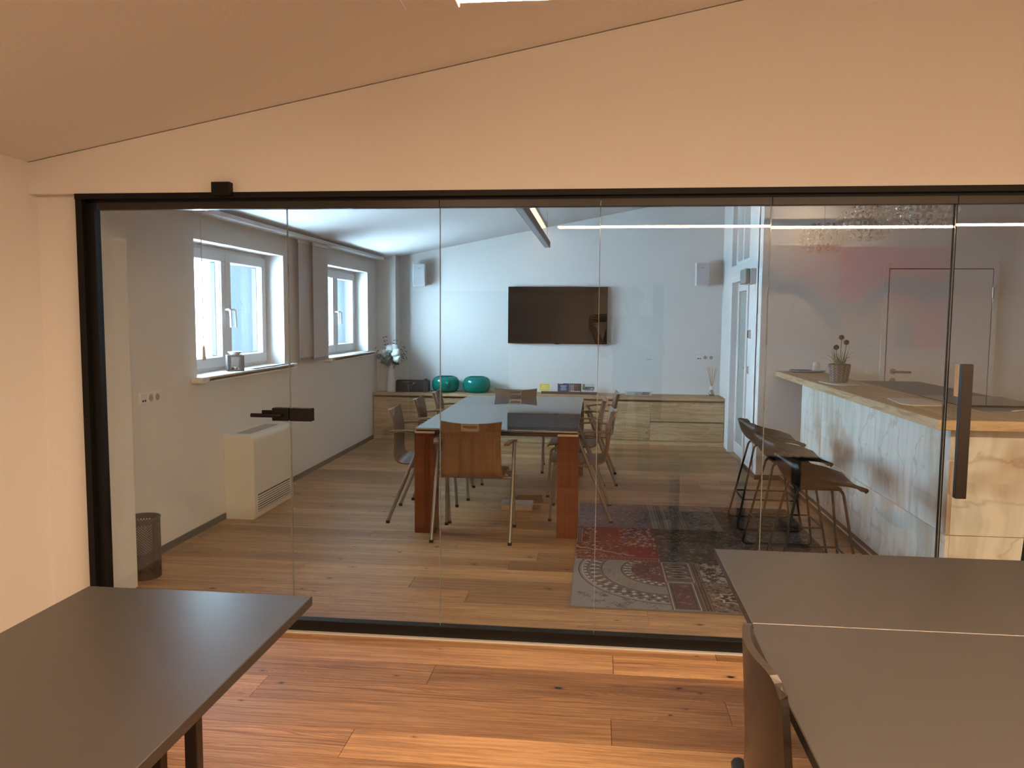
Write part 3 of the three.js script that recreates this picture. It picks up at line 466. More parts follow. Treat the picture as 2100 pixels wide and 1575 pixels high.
      el(318, 350, '#54483f', 3, '#8b8176'); dots(325, 358, 120, 7); dots(296, 325, 80, 11); dots(276, 303, 84, 8); el(258, 284, '#5c5047', 5, '#a8a196'); scrolls([r[0] + r[2] * 0.3, r[1], r[2] * 0.5, r[3]], 16, ['#83796f', '#726860'], 20, 44, 3);
      el(176, 190, '#5c4a40', 5, '#978c80'); dots(160, 172, 64, 9); dots(143, 154, 60, 7); el(132, 140, '#4a3a34', 4, '#6f3d3c'); petals([cx - 130, cy - 130, 260, 260], 150, ['#8c6a62', '#54302f', '#a78d7f'], 4, 10); el(60, 62, '#a78f80', 3, '#7d5a54'); dots(48, 50, 24, 5);
      petals([r[0], r[1] + r[3] * 0.72, r[2] * 0.6, r[3] * 0.28], 16, ['#6c625a', '#8a8076'], 8, 18);
    });
    r = cell(1, 2); clip(r, () => {
      fill(r, '#77665c'); const y2 = r[1] + r[3] * 0.46; petals([r[0], r[1], 120, r[3] * 0.46], 60, ['#a59888', '#4f3c36', '#8c6b60'], 4, 11); for (const k of [0.18, 0.42, 0.66]) { c.fillStyle = '#c2b7a5'; c.beginPath(); c.ellipse(r[0] + 56, r[1] + r[3] * 0.46 * k + 20, 44, 17, 0, 0, 7); c.fill(); c.fillStyle = '#4b3834'; c.beginPath(); c.ellipse(r[0] + 56, r[1] + r[3] * 0.46 * k + 20, 34, 10, 0, 0, 7); c.fill(); }
      c.strokeStyle = '#d3c9b8'; c.lineWidth = 5; c.strokeRect(r[0] + 4, r[1] + 4, 110, r[3] * 0.44); c.strokeRect(r[0] + 8, y2 + 4, 96, r[3] * 0.52); c.strokeStyle = '#4a3731'; c.lineWidth = 4; c.strokeRect(r[0] + 20, y2 + 18, 72, r[3] * 0.46); fill([r[0] + 26, y2 + 26, 60, r[3] * 0.43], '#7b4d47'); petals([r[0] + 24, y2 + 24, 60, r[3] * 0.42], 60, ['#a58d7c', '#4a5352', '#96655c'], 4, 9); band(r[0] + 118, r[1], 30, r[3], '#5d4a42', '#b3a592', true);
      const q = [r[0] + 152, r[1], r[2] - 152, r[3] * 0.46]; fill(q, '#c9c2b3'); petals(q, 150, ['#3b332f', '#4f4640', '#8f8577'], 6, 15); band(q[0], q[1] + q[3] - 14, q[2], 16, '#5d4a42', '#b3a592', false);
      const s = [r[0] + 152, y2, r[2] - 152, r[3] * 0.54]; fill(s, '#94806f'); petals(s, 330, ['#6d4238', '#b9a893', '#4d3a33', '#d0c3ae'], 3, 9); const mx = s[0] + s[2] * 0.5, my = s[1] + s[3] * 0.52; for (const [k, col] of [[86, '#dfd5c3'], [70, '#5a2f2a'], [46, '#cfc2ab'], [30, '#493631']]) { c.fillStyle = col; c.beginPath(); for (let i = 0; i < 16; i++) { const a = i / 16 * 6.283, rad = k * (i % 2 ? 0.7 : 1); c.lineTo(mx + rad * Math.cos(a), my + rad * 0.8 * Math.sin(a)); } c.fill(); }
    });
    r = cell(2, 2); clip(r, () => { fill(r, '#7e6a60'); petals(r, 400, ['#5d463f', '#a39180', '#6d4a44', '#c0b29f'], 4, 12); scrolls(r, 80, ['#c5b9a6', '#54403a'], 8, 24, 3); });
    for (let k = 0; k < 26000; k++) { c.fillStyle = rnd() > 0.5 ? 'rgba(255,255,255,0.06)' : 'rgba(0,0,0,0.08)'; c.fillRect(rnd() * w, rnd() * h, 2, 2); }
  });
  const rug = thing('rug', 'patchwork oriental rug in red, grey and beige', 'rug', [0.69, 0, -1.595]);
  const g = new RoundedBoxGeometry(1.6, 0.008, 2.28, 2, 0.002).translate(0, 0.004, 0), p = g.attributes.position, uv = new Float32Array(p.count * 2);
  for (let i = 0; i < p.count; i++) { uv[2 * i] = p.getX(i) / 1.6 + 0.5; uv[2 * i + 1] = 0.5 - p.getZ(i) / 2.28; } g.setAttribute('uv', new THREE.BufferAttribute(uv, 2));
  part('pile', g, std({ map: t, color: lin(0.47, 0.48, 0.50), roughness: 0.95, bumpMap: T.weave, bumpScale: 0.0005 }), rug);
  part('binding', [span(-0.805, -0.797, 0, 0.0085, -1.142, 1.142, 0.002), span(0.797, 0.805, 0, 0.0085, -1.142, 1.142, 0.002), span(-0.8, 0.8, 0, 0.0085, -1.145, -1.137, 0.002), span(-0.8, 0.8, 0, 0.0085, 1.137, 1.145, 0.002)], std({ color: lin(0.16, 0.15, 0.15), roughness: 0.9 }), rug, 'grey bound edge');
}

// ---------------------------------------------------------------- bar
{
  const b = thing('bar_counter', 'long bar with pale streaked stone front and oak top', 'bar', [1.74, 0, -0.52]);
  const Y = 0.966, zs = [-0.0, -1.05, -2.22, -2.83];
  // stone slabs on the long front (x = 0 locally) and on the end facing the glass
  zs.forEach((z, i) => { if (i + 1 < zs.length) for (const [y0, y1] of [[0.06, 0.43], [0.433, Y]]) { const g = span(0, 0.02, y0, y1, z - 0.001, zs[i + 1] + 0.001, 0.0015); metreUV(g, 'z', i * 0.37 + y0, y0 * 0.3); part('stone_slab', g, M.stone, b); } });
  for (let i = 0; i < 2; i++) for (const [y0, y1] of [[0.06, 0.43], [0.433, Y]]) { const g = span(0.0205 + i * 1.1, 0.0205 + i * 1.1 + 1.098, y0, y1, -0.02, 0, 0.0015); metreUV(g, 'x', 0.7 + i * 0.3, 0.5); part('stone_slab', g, M.stone, b); }
  part('carcass', [span(0.02, 0.24, 0.05, Y, -2.82, -0.02, 0), span(0.24, 2.2, 0.05, Y, -0.40, -0.02, 0)], std({ color: lin(0.30, 0.27, 0.24), roughness: 0.7 }), b);
  part('worktop', [span(-0.10, 0.29, 0.97, 1.02, -3.405, 0.095, 0.003, 'z'), span(0.29, 2.3, 0.97, 1.02, -0.34, 0.095, 0.003, 'x')], M.board, b, 'thick oak worktop');
  part('plinth', [span(-0.03, 0.02, 0, 0.055, -3.39, 0.0, 0.002, 'z'), span(0.02, 2.2, 0, 0.055, -0.02, 0.0, 0.002)], M.plinth, b);
  part('plinth_trim', span(-0.036, -0.03, 0.045, 0.055, -3.39, 0.0, 0.001, 'z'), M.alu, b);
}
solo('kitchen_worktop', 'low grey kitchen counter behind the bar', 'counter', [span(0, 0.62, 0, 0.94, -2.3, 0, 0.003), span(-0.01, 0.64, 0.94, 0.98, -2.3, 0.01, 0.003)], M.grey, [2.06, 0, -1.1]);
solo('cooking_plate', 'thin black plate lying on the kitchen counter', 'hob', span(0, 0.52, 0, 0.012, -0.6, 0, 0.003), M.screen, [2.16, 0.98, -1.42]);
function stool() {                                                  // local: seat front = +x
  const s = thing('bar_stool', '', 'stool', [0, 0, 0], 0, 'black low-backed stools at the bar');
  const P = [[0.215, 0.588], [0.19, 0.606], [0.11, 0.618], [0.0, 0.612], [-0.09, 0.612], [-0.15, 0.632], [-0.19, 0.68], [-0.212, 0.735], [-0.222, 0.765]];
  const prof = (v) => { const f = v * (P.length - 1), i = Math.min(P.length - 2, Math.floor(f)), t = f - i, g = (k) => P[clamp(k, 0, P.length - 1)]; const cr = (a, b, c2, d) => 0.5 * (2 * b + (c2 - a) * t + (2 * a - 5 * b + 4 * c2 - d) * t * t + (3 * b - a - 3 * c2 + d) * t * t * t); return [0, 1].map((k) => cr(g(i - 1)[k], g(i)[k], g(i + 1)[k], g(i + 2)[k])); };
  part('seat_shell', sheet((u, v) => {
    const t = 2 * u - 1, [x, y] = prof(v), up = clamp((v - 0.5) / 0.5), w = 0.20 + 0.035 * Math.sin(Math.PI * clamp(v * 1.15)) - 0.05 * up * up - 0.035 * Math.pow(up, 6), a = Math.abs(t);
    const side = Math.pow(a, 2.2) * (0.02 + 0.085 * sm(clamp((v - 0.12) / 0.5)) * (1 - up) + 0.0 * up); const front = v < 0.12 ? (1 - v / 0.12) * 0.03 * t * t : 0;
    return V(x + up * Math.pow(a, 2) * 0.10 - front, y + side - up * up * 0.055 * Math.pow(a, 3), t * w);
  }, 18, 40, 0.012), M.stoolBlack, s);
  for (const k of [-1, 1]) part('leg_loop', wire([V(0.105, 0.6, k * 0.1), V(-0.125, 0.6, k * 0.1), V(-0.245, 0.008, k * 0.19), V(0.2, 0.008, k * 0.19)], 0.0075, 0.035, true), M.stoolBlack, s);
  const at = (y, k) => { const f = y / 0.6; return [-0.245 + 0.12 * f, 0.2 - 0.095 * f, k * (0.19 - 0.09 * f)]; };
  const A = at(0.215, 1), B = at(0.215, -1);
  part('footrest', [wire([V(A[0], 0.215, A[2]), V(A[1], 0.215, A[2]), V(B[1], 0.215, B[2]), V(B[0], 0.215, B[2])], 0.006, 0.01, true)], M.stoolBlack, s);
  part('seat_mount', [span(-0.12, 0.1, 0.593, 0.607, -0.11, 0.11, 0.003)], M.stoolBlack, s);
  return s;
}
{
  const s = stool(); s.userData.label = 'black bar stool nearest us at the bar'; s.position.set(1.19, 0.0085, -0.80);
  copy(s, 'middle one of the three black bar stools', [1.225, 0.0085, -1.53]);
  copy(s, 'black bar stool furthest away near the white side wall', [1.25, 0.0085, -2.25]);
}
// things on the bar
const BT = 1.02;
{
  const t = thing('serving_tray', 'blue oval tray at the far end of the bar', 'tray', [1.88, BT, -3.75]);
  const g = lathe([[0, 0], [0.13, 0], [0.155, 0.012], [0.16, 0.018], [0.155, 0.020], [0.13, 0.006], [0, 0.006]], 40); g.scale(1, 1, 0.62);
  part('dish', g, std({ color: lin(0.16, 0.24, 0.34), roughness: 0.4 }), t);
  solo('menu_folder', 'dark folder lying on the blue tray', 'folder', span(-0.075, 0.075, 0, 0.018, -0.05, 0.05, 0.003), std({ color: lin(0.02, 0.02, 0.025), roughness: 0.5 }), [1.82, BT + 0.006, -3.75], 0.1);
  const gl = thing('drinking_glass', 'small upturned glass on the blue tray', 'glass', [1.955, BT + 0.006, -3.75]);
  part('bowl', lathe([[0.036, 0], [0.036, 0.006], [0.03, 0.085], [0, 0.09], [0, 0.084], [0.027, 0.08], [0.032, 0.004], [0.032, 0]], 28), phys({ color: lin(0.9, 0.93, 0.95), roughness: 0.08, transmission: 0.75, thickness: 0 }), gl);
}
function doily(label, pos, w, d, turn) {
  const s = new THREE.Shape(); for (let i = 0; i < 60; i++) { const a = i / 60 * 6.283, e = 1 + 0.05 * (hash(i, 3, Math.round(pos[2] * 10)) - 0.5) + 0.03 * Math.sin(a * 9), q = 1 / Math.pow(Math.pow(Math.abs(Math.cos(a)), 5) + Math.pow(Math.abs(Math.sin(a)), 5), 0.2), P = [w / 2 * Math.cos(a) * q * e, d / 2 * Math.sin(a) * q * e]; i ? s.lineTo(...P) : s.moveTo(...P); }
  const g = new THREE.ExtrudeGeometry(s, { depth: 0.003, bevelEnabled: true, bevelSize: 0.002, bevelThickness: 0.0015, bevelSegments: 2 }); g.rotateX(-Math.PI / 2); g.translate(0, 0.0015, 0);
  solo('birch_mat', label, 'mat', g, std({ color: lin(0.62, 0.55, 0.48), roughness: 0.85 }), pos, turn);
}
doily('pale rough-edged mat under the flower pot', [1.80, BT, -2.55], 0.20, 0.34, 0.1);
doily('pale rough-edged mat lying alone near the bar corner', [1.845, BT, -1.25], 0.22, 0.40, -0.1);
{
  const p = thing('potted_plant', 'woven pot with green leaves and three dark globe flowers', 'plant', [1.815, BT + 0.0065, -2.6]);
  const pot = part('pot', lathe([[0, 0], [0.055, 0], [0.060, 0.004], [0.078, 0.135], [0.074, 0.137], [0.068, 0.125], [0, 0.12]], 36), std({ color: lin(0.10, 0.088, 0.078), roughness: 0.8 }), p);
  const slat = new THREE.BoxGeometry(0.017, 0.0055, 0.004); const wv = [[], []];
  for (let j = 0; j < 13; j++) for (let i = 0; i < 26; i++) { const a = (i + (j % 2) * 0.5) / 26 * 6.283, y = 0.01 + j * 0.0097, r = 0.0605 + (0.0785 - 0.0605) * y / 0.135; const g = slat.clone(); g.rotateZ((j % 2 ? 0.35 : -0.35)); g.translate(0, y, r); g.rotateY(a); wv[(i + j) % 2].push(g); }
  part('weave', wv[0], std({ color: lin(0.25, 0.23, 0.21), roughness: 0.7 }), pot); part('weave', wv[1], std({ color: lin(0.12, 0.105, 0.092), roughness: 0.7 }), pot);
  const leafM = [std({ color: lin(0.10, 0.15, 0.055), roughness: 0.6 }), std({ color: lin(0.15, 0.19, 0.08), roughness: 0.6 })];
  for (let k = 0; k < 46; k++) { const a = rnd() * 6.283, l = rr(0.06, 0.15), lean = rr(0.1, 0.75), r0 = rr(0, 0.045), w = 0.004; part('leaf', sheet((u, v) => { const d = r0 + l * v * Math.sin(lean * (0.4 + v)), y = 0.12 + l * v * Math.cos(lean * (0.4 + v)); const s = (u - 0.5) * w * 2 * (1 - v * 0.85); return V(d * Math.cos(a) - s * Math.sin(a), y, d * Math.sin(a) + s * Math.cos(a)); }, 1, 5, 0.0008), leafM[k % 2], p); }
  const ball = std({ color: lin(0.035, 0.05, 0.04), roughness: 0.7 });
  for (const [x, y, z] of [[-0.035, 0.262, 0.02], [0.006, 0.335, 0], [0.034, 0.30, 0.03]]) {
    part('stem', wire([V(x * 0.4, 0.11, z * 0.4), V(x * 0.8, 0.2, z * 0.7), V(x, y - 0.015, z)], 0.0022, 0.03, false, 6), leafM[0], p);
    const L = []; for (let i = 0; i < 60; i++) { const t = Math.acos(1 - 2 * (i + 0.5) / 60), f = i * 2.39996, g = new THREE.ConeGeometry(0.004, 0.014, 5); g.rotateX(Math.PI / 2); g.lookAt(V(Math.sin(t) * Math.cos(f), Math.cos(t), Math.sin(t) * Math.sin(f))); g.translate(0.017 * Math.sin(t) * Math.cos(f), 0.017 * Math.cos(t), 0.017 * Math.sin(t) * Math.sin(f)); g.translate(x, y, z); L.push(g); }
    const c = new THREE.IcosahedronGeometry(0.017, 2); c.translate(x, y, z); part('globe_flower', [c, ...L], ball, p);
  }
}
solo('paper_clip_tray', 'small white curl lying on the bar at the right', 'napkin', sheet((u, v) => V((u - 0.5) * 0.06, 0.006 + 0.006 * Math.sin(u * 3.1) + 0.004 * v, (v - 0.5) * 0.035), 8, 4, 0.002), M.white, [2.19, BT, -0.80], 0.3);

// three glass-ball chandeliers over the bar
{
  const ballM = phys({ color: lin(1, 1, 1), roughness: 0, transmission: 1, thickness: 0.03, ior: 1.46 });
  const c = thing('glass_ball_pendant', 'far pendant of clear glass balls over the bar', 'lamp', [1.85, 2.155, -3.28], 0, 'glass-ball pendants over the bar');
  const sp = new THREE.SphereGeometry(0.021, 20, 14), rows = [[-0.088, 0.115, 12], [-0.052, 0.158, 17], [-0.010, 0.178, 20], [0.034, 0.172, 19], [0.074, 0.143, 15], [0.102, 0.098, 10]];
  rows.forEach(([y, r, n], j) => { for (let i = 0; i < n; i++) { const a = (i + (j % 2) * 0.5) / n * 6.283; const m = part('glass_ball', sp, ballM, c); m.position.set(r * Math.cos(a), y, r * Math.sin(a)); } });
  const ribs = []; for (let i = 0; i < 12; i++) { const a = i / 12 * 6.283; ribs.push(wire(rows.map(([y, r]) => V((r - 0.016) * Math.cos(a), y, (r - 0.016) * Math.sin(a))), 0.0018, 0.02, false, 5)); }
  part('rib_frame', [...ribs, wire(Array.from({ length: 20 }, (_, i) => V(0.085 * Math.cos(i / 20 * 6.283), 0.108, 0.085 * Math.sin(i / 20 * 6.283))), 0.003, 0.01, true, 6)], M.chrome, c);
  part('diffuser_glass', lathe([[0, -0.055], [0.05, -0.05], [0.062, -0.03], [0.062, 0.05], [0, 0.055]], 24), phys({ color: lin(0.85, 0.86, 0.86), roughness: 0.3, transmission: 0.75, thickness: 0 }), c);
  part('cable', rod(V(0, 0.05, 0), V(0, ceilY(1.85) - 2.155, 0), 0.0016, 0.0016, 6), M.steel, c);
  part('canopy', cyl(0.05, 0.05, 0.02, 0, ceilY(1.85) - 2.155 - 0.018, 0, 20), M.white, c);
  copy(c, 'middle pendant of clear glass balls over the bar', [1.85, 2.16, -2.27]); copy(c, 'nearest pendant of clear glass balls, its top cut by the rail', [1.85, 2.135, -1.31]);
}

// ---------------------------------------------------------------- sideboard and what stands on it
const SB = 0.566;
solo('sideboard_worktop', 'long continuous oak top of the low sideboard', 'worktop', span(-2.69, 1.492, 0.536, SB, ZF, -5.762, 0.002), M.board);
{
  const xs = [-2.688, -1.85, -1.02, -0.24, 0.179, 0.639, 1.49], lab = ['oak sideboard unit under the vase and case', 'oak sideboard unit under the green bowls', 'oak sideboard unit behind the far chair', 'oak sideboard unit below the card ledge', 'narrow oak sideboard unit under the small card tray', 'wide oak drawer unit at the right end under the diffuser'];
  for (let i = 0; i + 1 < xs.length; i++) {
    const a = xs[i], b = xs[i + 1], w = b - a, u = thing('sideboard_unit', lab[i], 'cabinet', [(a + b) / 2, 0, -6.0], 0, 'sideboard units along the far wall');
    part('body', span(-w / 2, w / 2, 0.0, 0.534, -0.215, 0.20, 0.001), std({ color: lin(0.16, 0.13, 0.10), roughness: 0.7 }), u);
    part('base', span(-w / 2, w / 2, 0, 0.05, 0.20, 0.215, 0.001), M.board, u);
    const f = (x0, x1, y0, y1, n) => { const g = span(x0 + 0.0015, x1 - 0.0015, y0, y1, 0.201, 0.221, 0.0015); metreUV(g, 'x', i * 0.6, i * 0.31 + y0 * 0.2); part(n, g, M.board, u); };
    if (i === 5) { f(-w / 2, w / 2, 0.056, 0.272, 'drawer'); f(-w / 2, w / 2, 0.286, 0.512, 'drawer'); } else if (w > 0.6) { f(-w / 2, 0, 0.056, 0.512, 'door'); f(0, w / 2, 0.056, 0.512, 'door'); } else f(-w / 2, w / 2, 0.056, 0.512, 'door');
  }
}
function bowl(label, x) {
  const b = thing('glass_bowl_vase', label, 'vase', [x, SB, -6.02], 0, 'two round green glass vases');
  const o = [], n = 24; for (let i = 0; i <= n; i++) { const a = -Math.PI / 2 + Math.PI * 0.94 * i / n; o.push([Math.max(0.0, 0.085 + 0.083 * Math.sign(Math.cos(a)) * Math.pow(Math.abs(Math.cos(a)), 0.8)), 0.0975 + 0.0975 * Math.sign(Math.sin(a)) * Math.pow(Math.abs(Math.sin(a)), 0.85)]); }
  o.unshift([0, 0]);
  part('body', lathe(o, 48), M.teal, b); part('mouth_rim', lathe([[0.028, 0.1935], [0.034, 0.1935], [0.034, 0.197], [0.028, 0.197], [0.028, 0.1935]], 32), M.teal, b);
}
bowl('left one of the two round green glass vases', -1.842); bowl('right one of the two round green glass vases', -1.456);
{
  const c = thing('leather_case', 'dark brown leather case beside the white vase', 'case', [-2.245, SB, -5.99], 0.08);
  const lea = std({ color: lin(0.045, 0.030, 0.026), roughness: 0.5, bumpMap: T.plaster, bumpScale: 0.0006 });
  part('body', box(0.40, 0.135, 0.17, 0, 0.0675, 0, 0.012, 'x', 3), lea, c);
  part('flap', sheet((u, v) => V((u - 0.5) * 0.404, 0.137 + 0.012 * Math.sin(u * 7) * v * (1 - v) - (v > 0.7 ? (v - 0.7) * 0.12 : 0), -0.088 + 0.178 * Math.min(v, 0.985)), 16, 10, 0.004), lea, c);
  part('side_straps', [span(-0.15, -0.115, 0, 0.143, -0.088, 0.0885, 0.003), span(0.135, 0.17, 0, 0.155, -0.088, 0.0885, 0.003)], std({ color: lin(0.065, 0.042, 0.036), roughness: 0.45 }), c);
  part('clasp', box(0.022, 0.02, 0.008, 0.02, 0.105, 0.088, 0.002), M.chrome, c, 'bright metal clasp');
  part('cord', [wire([V(0.02, 0.10, 0.089), V(-0.03, 0.085, 0.089), V(-0.055, 0.09, 0.089), V(-0.045, 0.05, 0.089), V(-0.04, 0.006, 0.09)], 0.0018, 0.01, false, 5), wire([V(0.0, 0.09, 0.089), V(-0.01, 0.06, 0.089), V(-0.02, 0.03, 0.089)], 0.0014, 0.01, false, 5)], std({ color: lin(0.4, 0.36, 0.33), roughness: 0.7 }), c);
}
{
  const v = thing('white_vase', 'slender white bottle vase in the corner', 'vase', [-2.50, SB, -5.9]);
  part('body', lathe([[0, 0], [0.050, 0], [0.055, 0.006], [0.056, 0.05], [0.047, 0.16], [0.034, 0.26], [0.030, 0.325], [0.032, 0.33], [0.027, 0.33], [0.024, 0.26], [0, 0.2]], 36), M.white, v);
  const b = thing('flower_bouquet', 'bouquet of white blossoms and eucalyptus in the white vase', 'flowers', [-2.50, SB + 0.31, -5.9]);
  const petal = std({ color: lin(0.78, 0.80, 0.78), roughness: 0.75 }), euc = std({ color: lin(0.16, 0.26, 0.24), roughness: 0.6 }), dark = std({ color: lin(0.022, 0.035, 0.026), roughness: 0.5 }), stem = std({ color: lin(0.06, 0.08, 0.045), roughness: 0.7 });
  const blossom = (x, y, z, R) => { const L = []; for (let i = 0; i < 46; i++) { const t = Math.acos(1 - 1.75 * (i + 0.5) / 46), f = i * 2.39996, g = new THREE.SphereGeometry(R * 0.34, 7, 5); g.scale(1, 1, 0.35); g.rotateZ(f * 1.7); g.lookAt(V(Math.sin(t) * Math.cos(f), Math.cos(t), Math.sin(t) * Math.sin(f))); const q = R * (0.72 + 0.2 * hash(i, 5, 2)); g.translate(x + q * Math.sin(t) * Math.cos(f), y + q * Math.cos(t), z + q * Math.sin(t) * Math.sin(f)); L.push(g); } part('blossom', L, petal, b); part('stem', rod(V(0, -0.06, 0), V(x, y - R * 0.5, z), 0.0025, 0.002, 6), stem, b); };
  blossom(0.075, 0.165, 0.05, 0.062); blossom(0.095, 0.10, 0.055, 0.055); blossom(-0.02, 0.21, -0.01, 0.058); blossom(-0.10, 0.165, 0.01, 0.05); blossom(0.04, 0.235, -0.02, 0.045);
  const sprig = (dir, len, mat, n, s, w) => { const L = [], d = dir.clone().normalize(); const side = d.clone().cross(V(0.2, 0.3, 1)).normalize(); for (let i = 0; i < n; i++) for (const k of [-1, 1]) { const t = 0.35 + 0.65 * i / (n - 1 || 1), g = new THREE.SphereGeometry(s, 8, 6); g.scale(1, w, 0.14); g.rotateZ(rr(-0.6, 0.6)); g.rotateY(rr(-0.7, 0.7)); g.translate(d.x * len * t + side.x * k * s * 0.9, d.y * len * t + side.y * k * s * 0.9 + 0.02, d.z * len * t + side.z * k * s); L.push(g); } L.push(rod(V(0, -0.05, 0), d.clone().multiplyScalar(len), 0.002, 0.0012, 5)); part('sprig', L, mat, b); };
  for (const [x, y, z] of [[-0.08, 0.09, 0.09], [-0.03, 0.12, 0.1], [-0.12, 0.10, 0.06], [-0.02, 0.05, 0.1], [0.02, 0.16, 0.08]]) sprig(V(x, y, z), Math.hypot(x, y, z) * 1.05, euc, 3, 0.021, 0.85);
  for (const [x, y, z] of [[-0.07, 0.34, 0.02], [0.06, 0.30, 0.0]]) sprig(V(x, y, z), Math.hypot(x, y, z), dark, 6, 0.017, 0.32);
  for (const [x, y, z] of [[0.17, 0.22, 0.03], [0.2, 0.09, 0.03], [0.16, 0.12, 0.06], [-0.19, 0.14, 0.02], [0.19, 0.16, -0.02], [-0.2, 0.2, 0.0]]) sprig(V(x, y, z), Math.hypot(x, y, z), dark, 5, 0.011, 0.5);
  for (let k = 0; k < 16; k++) { const a = rr(0.3, 3.3) , l = rr(0.08, 0.15), dz = rr(-0.3, 0.8); const dir = V(Math.cos(a) * l, rr(-0.2, 0.75) * l, dz * l * 0.8); const g = new THREE.SphereGeometry(1, 8, 6); g.scale(l * 0.42, 0.016, 0.003); g.translate(l * 0.62, 0, 0); g.applyQuaternion(new THREE.Quaternion().setFromUnitVectors(V(1, 0, 0), dir.normalize())); g.translate(0, 0.05, 0.02); part('leaf', g, dark, b); }
}
{ // picture cards on their ledge
  const l = thing('card_ledge', 'narrow brown ledge holding four picture cards', 'ledge', [-0.315, SB, -6.03]);
  part('strip', [span(-0.345, 0.345, 0, 0.022, -0.03, 0.03, 0.002), span(-0.345, 0.345, 0.022, 0.03, 0.022, 0.03, 0.001)], std({ color: lin(0.075, 0.03, 0.02), roughness: 0.5 }), l);
  const arts = [
    ['yellow card with a white border on the brown ledge', -0.62, (c) => { c.fillStyle = '#e9e9e2'; c.fillRect(0, 0, 128, 96); c.fillStyle = '#d9c24c'; c.fillRect(8, 8, 112, 80); c.fillStyle = '#efe7b5'; for (let i = 0; i < 5; i++) c.fillRect(24 + (i % 2) * 6, 26 + i * 10, 76 - (i % 3) * 12, 3); }],
    ['dark blue card with lines of white writing', -0.39, (c) => { c.fillStyle = '#23305f'; c.fillRect(0, 0, 128, 96); c.fillStyle = '#dfe4f0'; c.fillRect(10, 0, 46, 6); for (let i = 0; i < 5; i++) c.fillRect(26 + (i % 3) * 6, 24 + i * 12, 74 - (i % 3) * 12, 4); }],
    ['card with a dark photo of a framed doorway', -0.245, (c) => { c.fillStyle = '#2a2422'; c.fillRect(0, 0, 128, 96); c.fillStyle = '#8d857a'; c.fillRect(8, 14, 22, 70); c.fillStyle = '#b5aca0'; c.fillRect(36, 10, 8, 74); c.fillStyle = '#7c5546'; c.fillRect(52, 18, 34, 54); c.fillStyle = '#3b2a25'; c.fillRect(60, 26, 20, 46); c.fillStyle = '#d7d3cc'; c.fillRect(6, 82, 112, 8); }],
    ['card with a bright photo of a terrace', -0.09, (c) => { c.fillStyle = '#c9cdd2'; c.fillRect(0, 0, 128, 96); c.fillStyle = '#4a4038'; c.fillRect(0, 34, 128, 34); c.fillStyle = '#6f6a64'; c.fillRect(0, 4, 26, 40); for (let i = 0; i < 14; i++) { c.fillStyle = i % 2 ? '#8a7c6c' : '#2f2a26'; c.fillRect(8 + i * 8, 40 + (i * 7) % 22, 7, 22); } c.fillStyle = '#aebccb'; c.fillRect(80, 50, 40, 12); }]];
  for (const [lb, x, fn] of arts) {
    const t = canvasTex(128, 96, fn), g = new THREE.BoxGeometry(0.142, 0.105, 0.0025); g.translate(0, 0.0525, 0); g.rotateX(-0.1);
    const k = solo('picture_card', lb, 'card', g, std({ map: t, roughness: 0.5 }), [x + 0.0, SB + 0.0222, -6.03], 0, 'picture cards on the ledge');
  }
  const tr = thing('card_tray', 'small silver tray of flat cards on the sideboard', 'tray', [0.51, SB, -6.02]);
  part('cradle', [span(-0.15, 0.15, 0, 0.006, -0.04, 0.04, 0.001), span(-0.155, -0.135, 0, 0.04, -0.02, 0.04, 0.002), span(0.135, 0.155, 0, 0.045, -0.02, 0.04, 0.002)], M.alu, tr);
  const lb = [lin(0.55, 0.56, 0.58), lin(0.40, 0.40, 0.42), lin(0.28, 0.24, 0.22)];
  lb.forEach((col, i) => part('card_stack', box(0.082, 0.032, 0.05, -0.088 + i * 0.088, 0.022, 0, 0.001), std({ color: col, roughness: 0.6 }), tr));
}
{
  const d = thing('reed_diffuser', 'glass reed diffuser with sticks at the right end of the sideboard', 'diffuser', [1.375, SB, -6.03]);
  part('bottle', lathe([[0, 0], [0.033, 0], [0.036, 0.004], [0.034, 0.05], [0.018, 0.075], [0.018, 0.095], [0.015, 0.095], [0.015, 0.075], [0.030, 0.048], [0.031, 0.008], [0, 0.006]], 28), phys({ color: lin(0.9, 0.92, 0.88), roughness: 0.03, transmission: 1, thickness: 0 }), d);
  part('scent_liquid', cyl(0.030, 0.0305, 0.02, 0, 0.018, 0), phys({ color: lin(0.55, 0.40, 0.12), roughness: 0.1, transmission: 0.5, thickness: 0 }), d);
  part('paper_collar', lathe([[0.025, 0.082], [0.027, 0.082], [0.027, 0.125], [0.025, 0.125]], 24), M.white, d, 'white paper collar');
  for (let i = 0; i < 8; i++) { const a = i / 8 * 6.283, r = 0.03 + 0.028 * hash(i, 2, 4); part('reed', rod(V(-0.018 * Math.cos(a), 0.01, -0.018 * Math.sin(a)), V(r * 1.1 * Math.cos(a), 0.335 + 0.02 * hash(i, 1, 1), r * 0.7 * Math.sin(a)), 0.0024, 0.0024, 6), std({ color: lin(0.50, 0.32, 0.15), roughness: 0.8 }), d); }
}

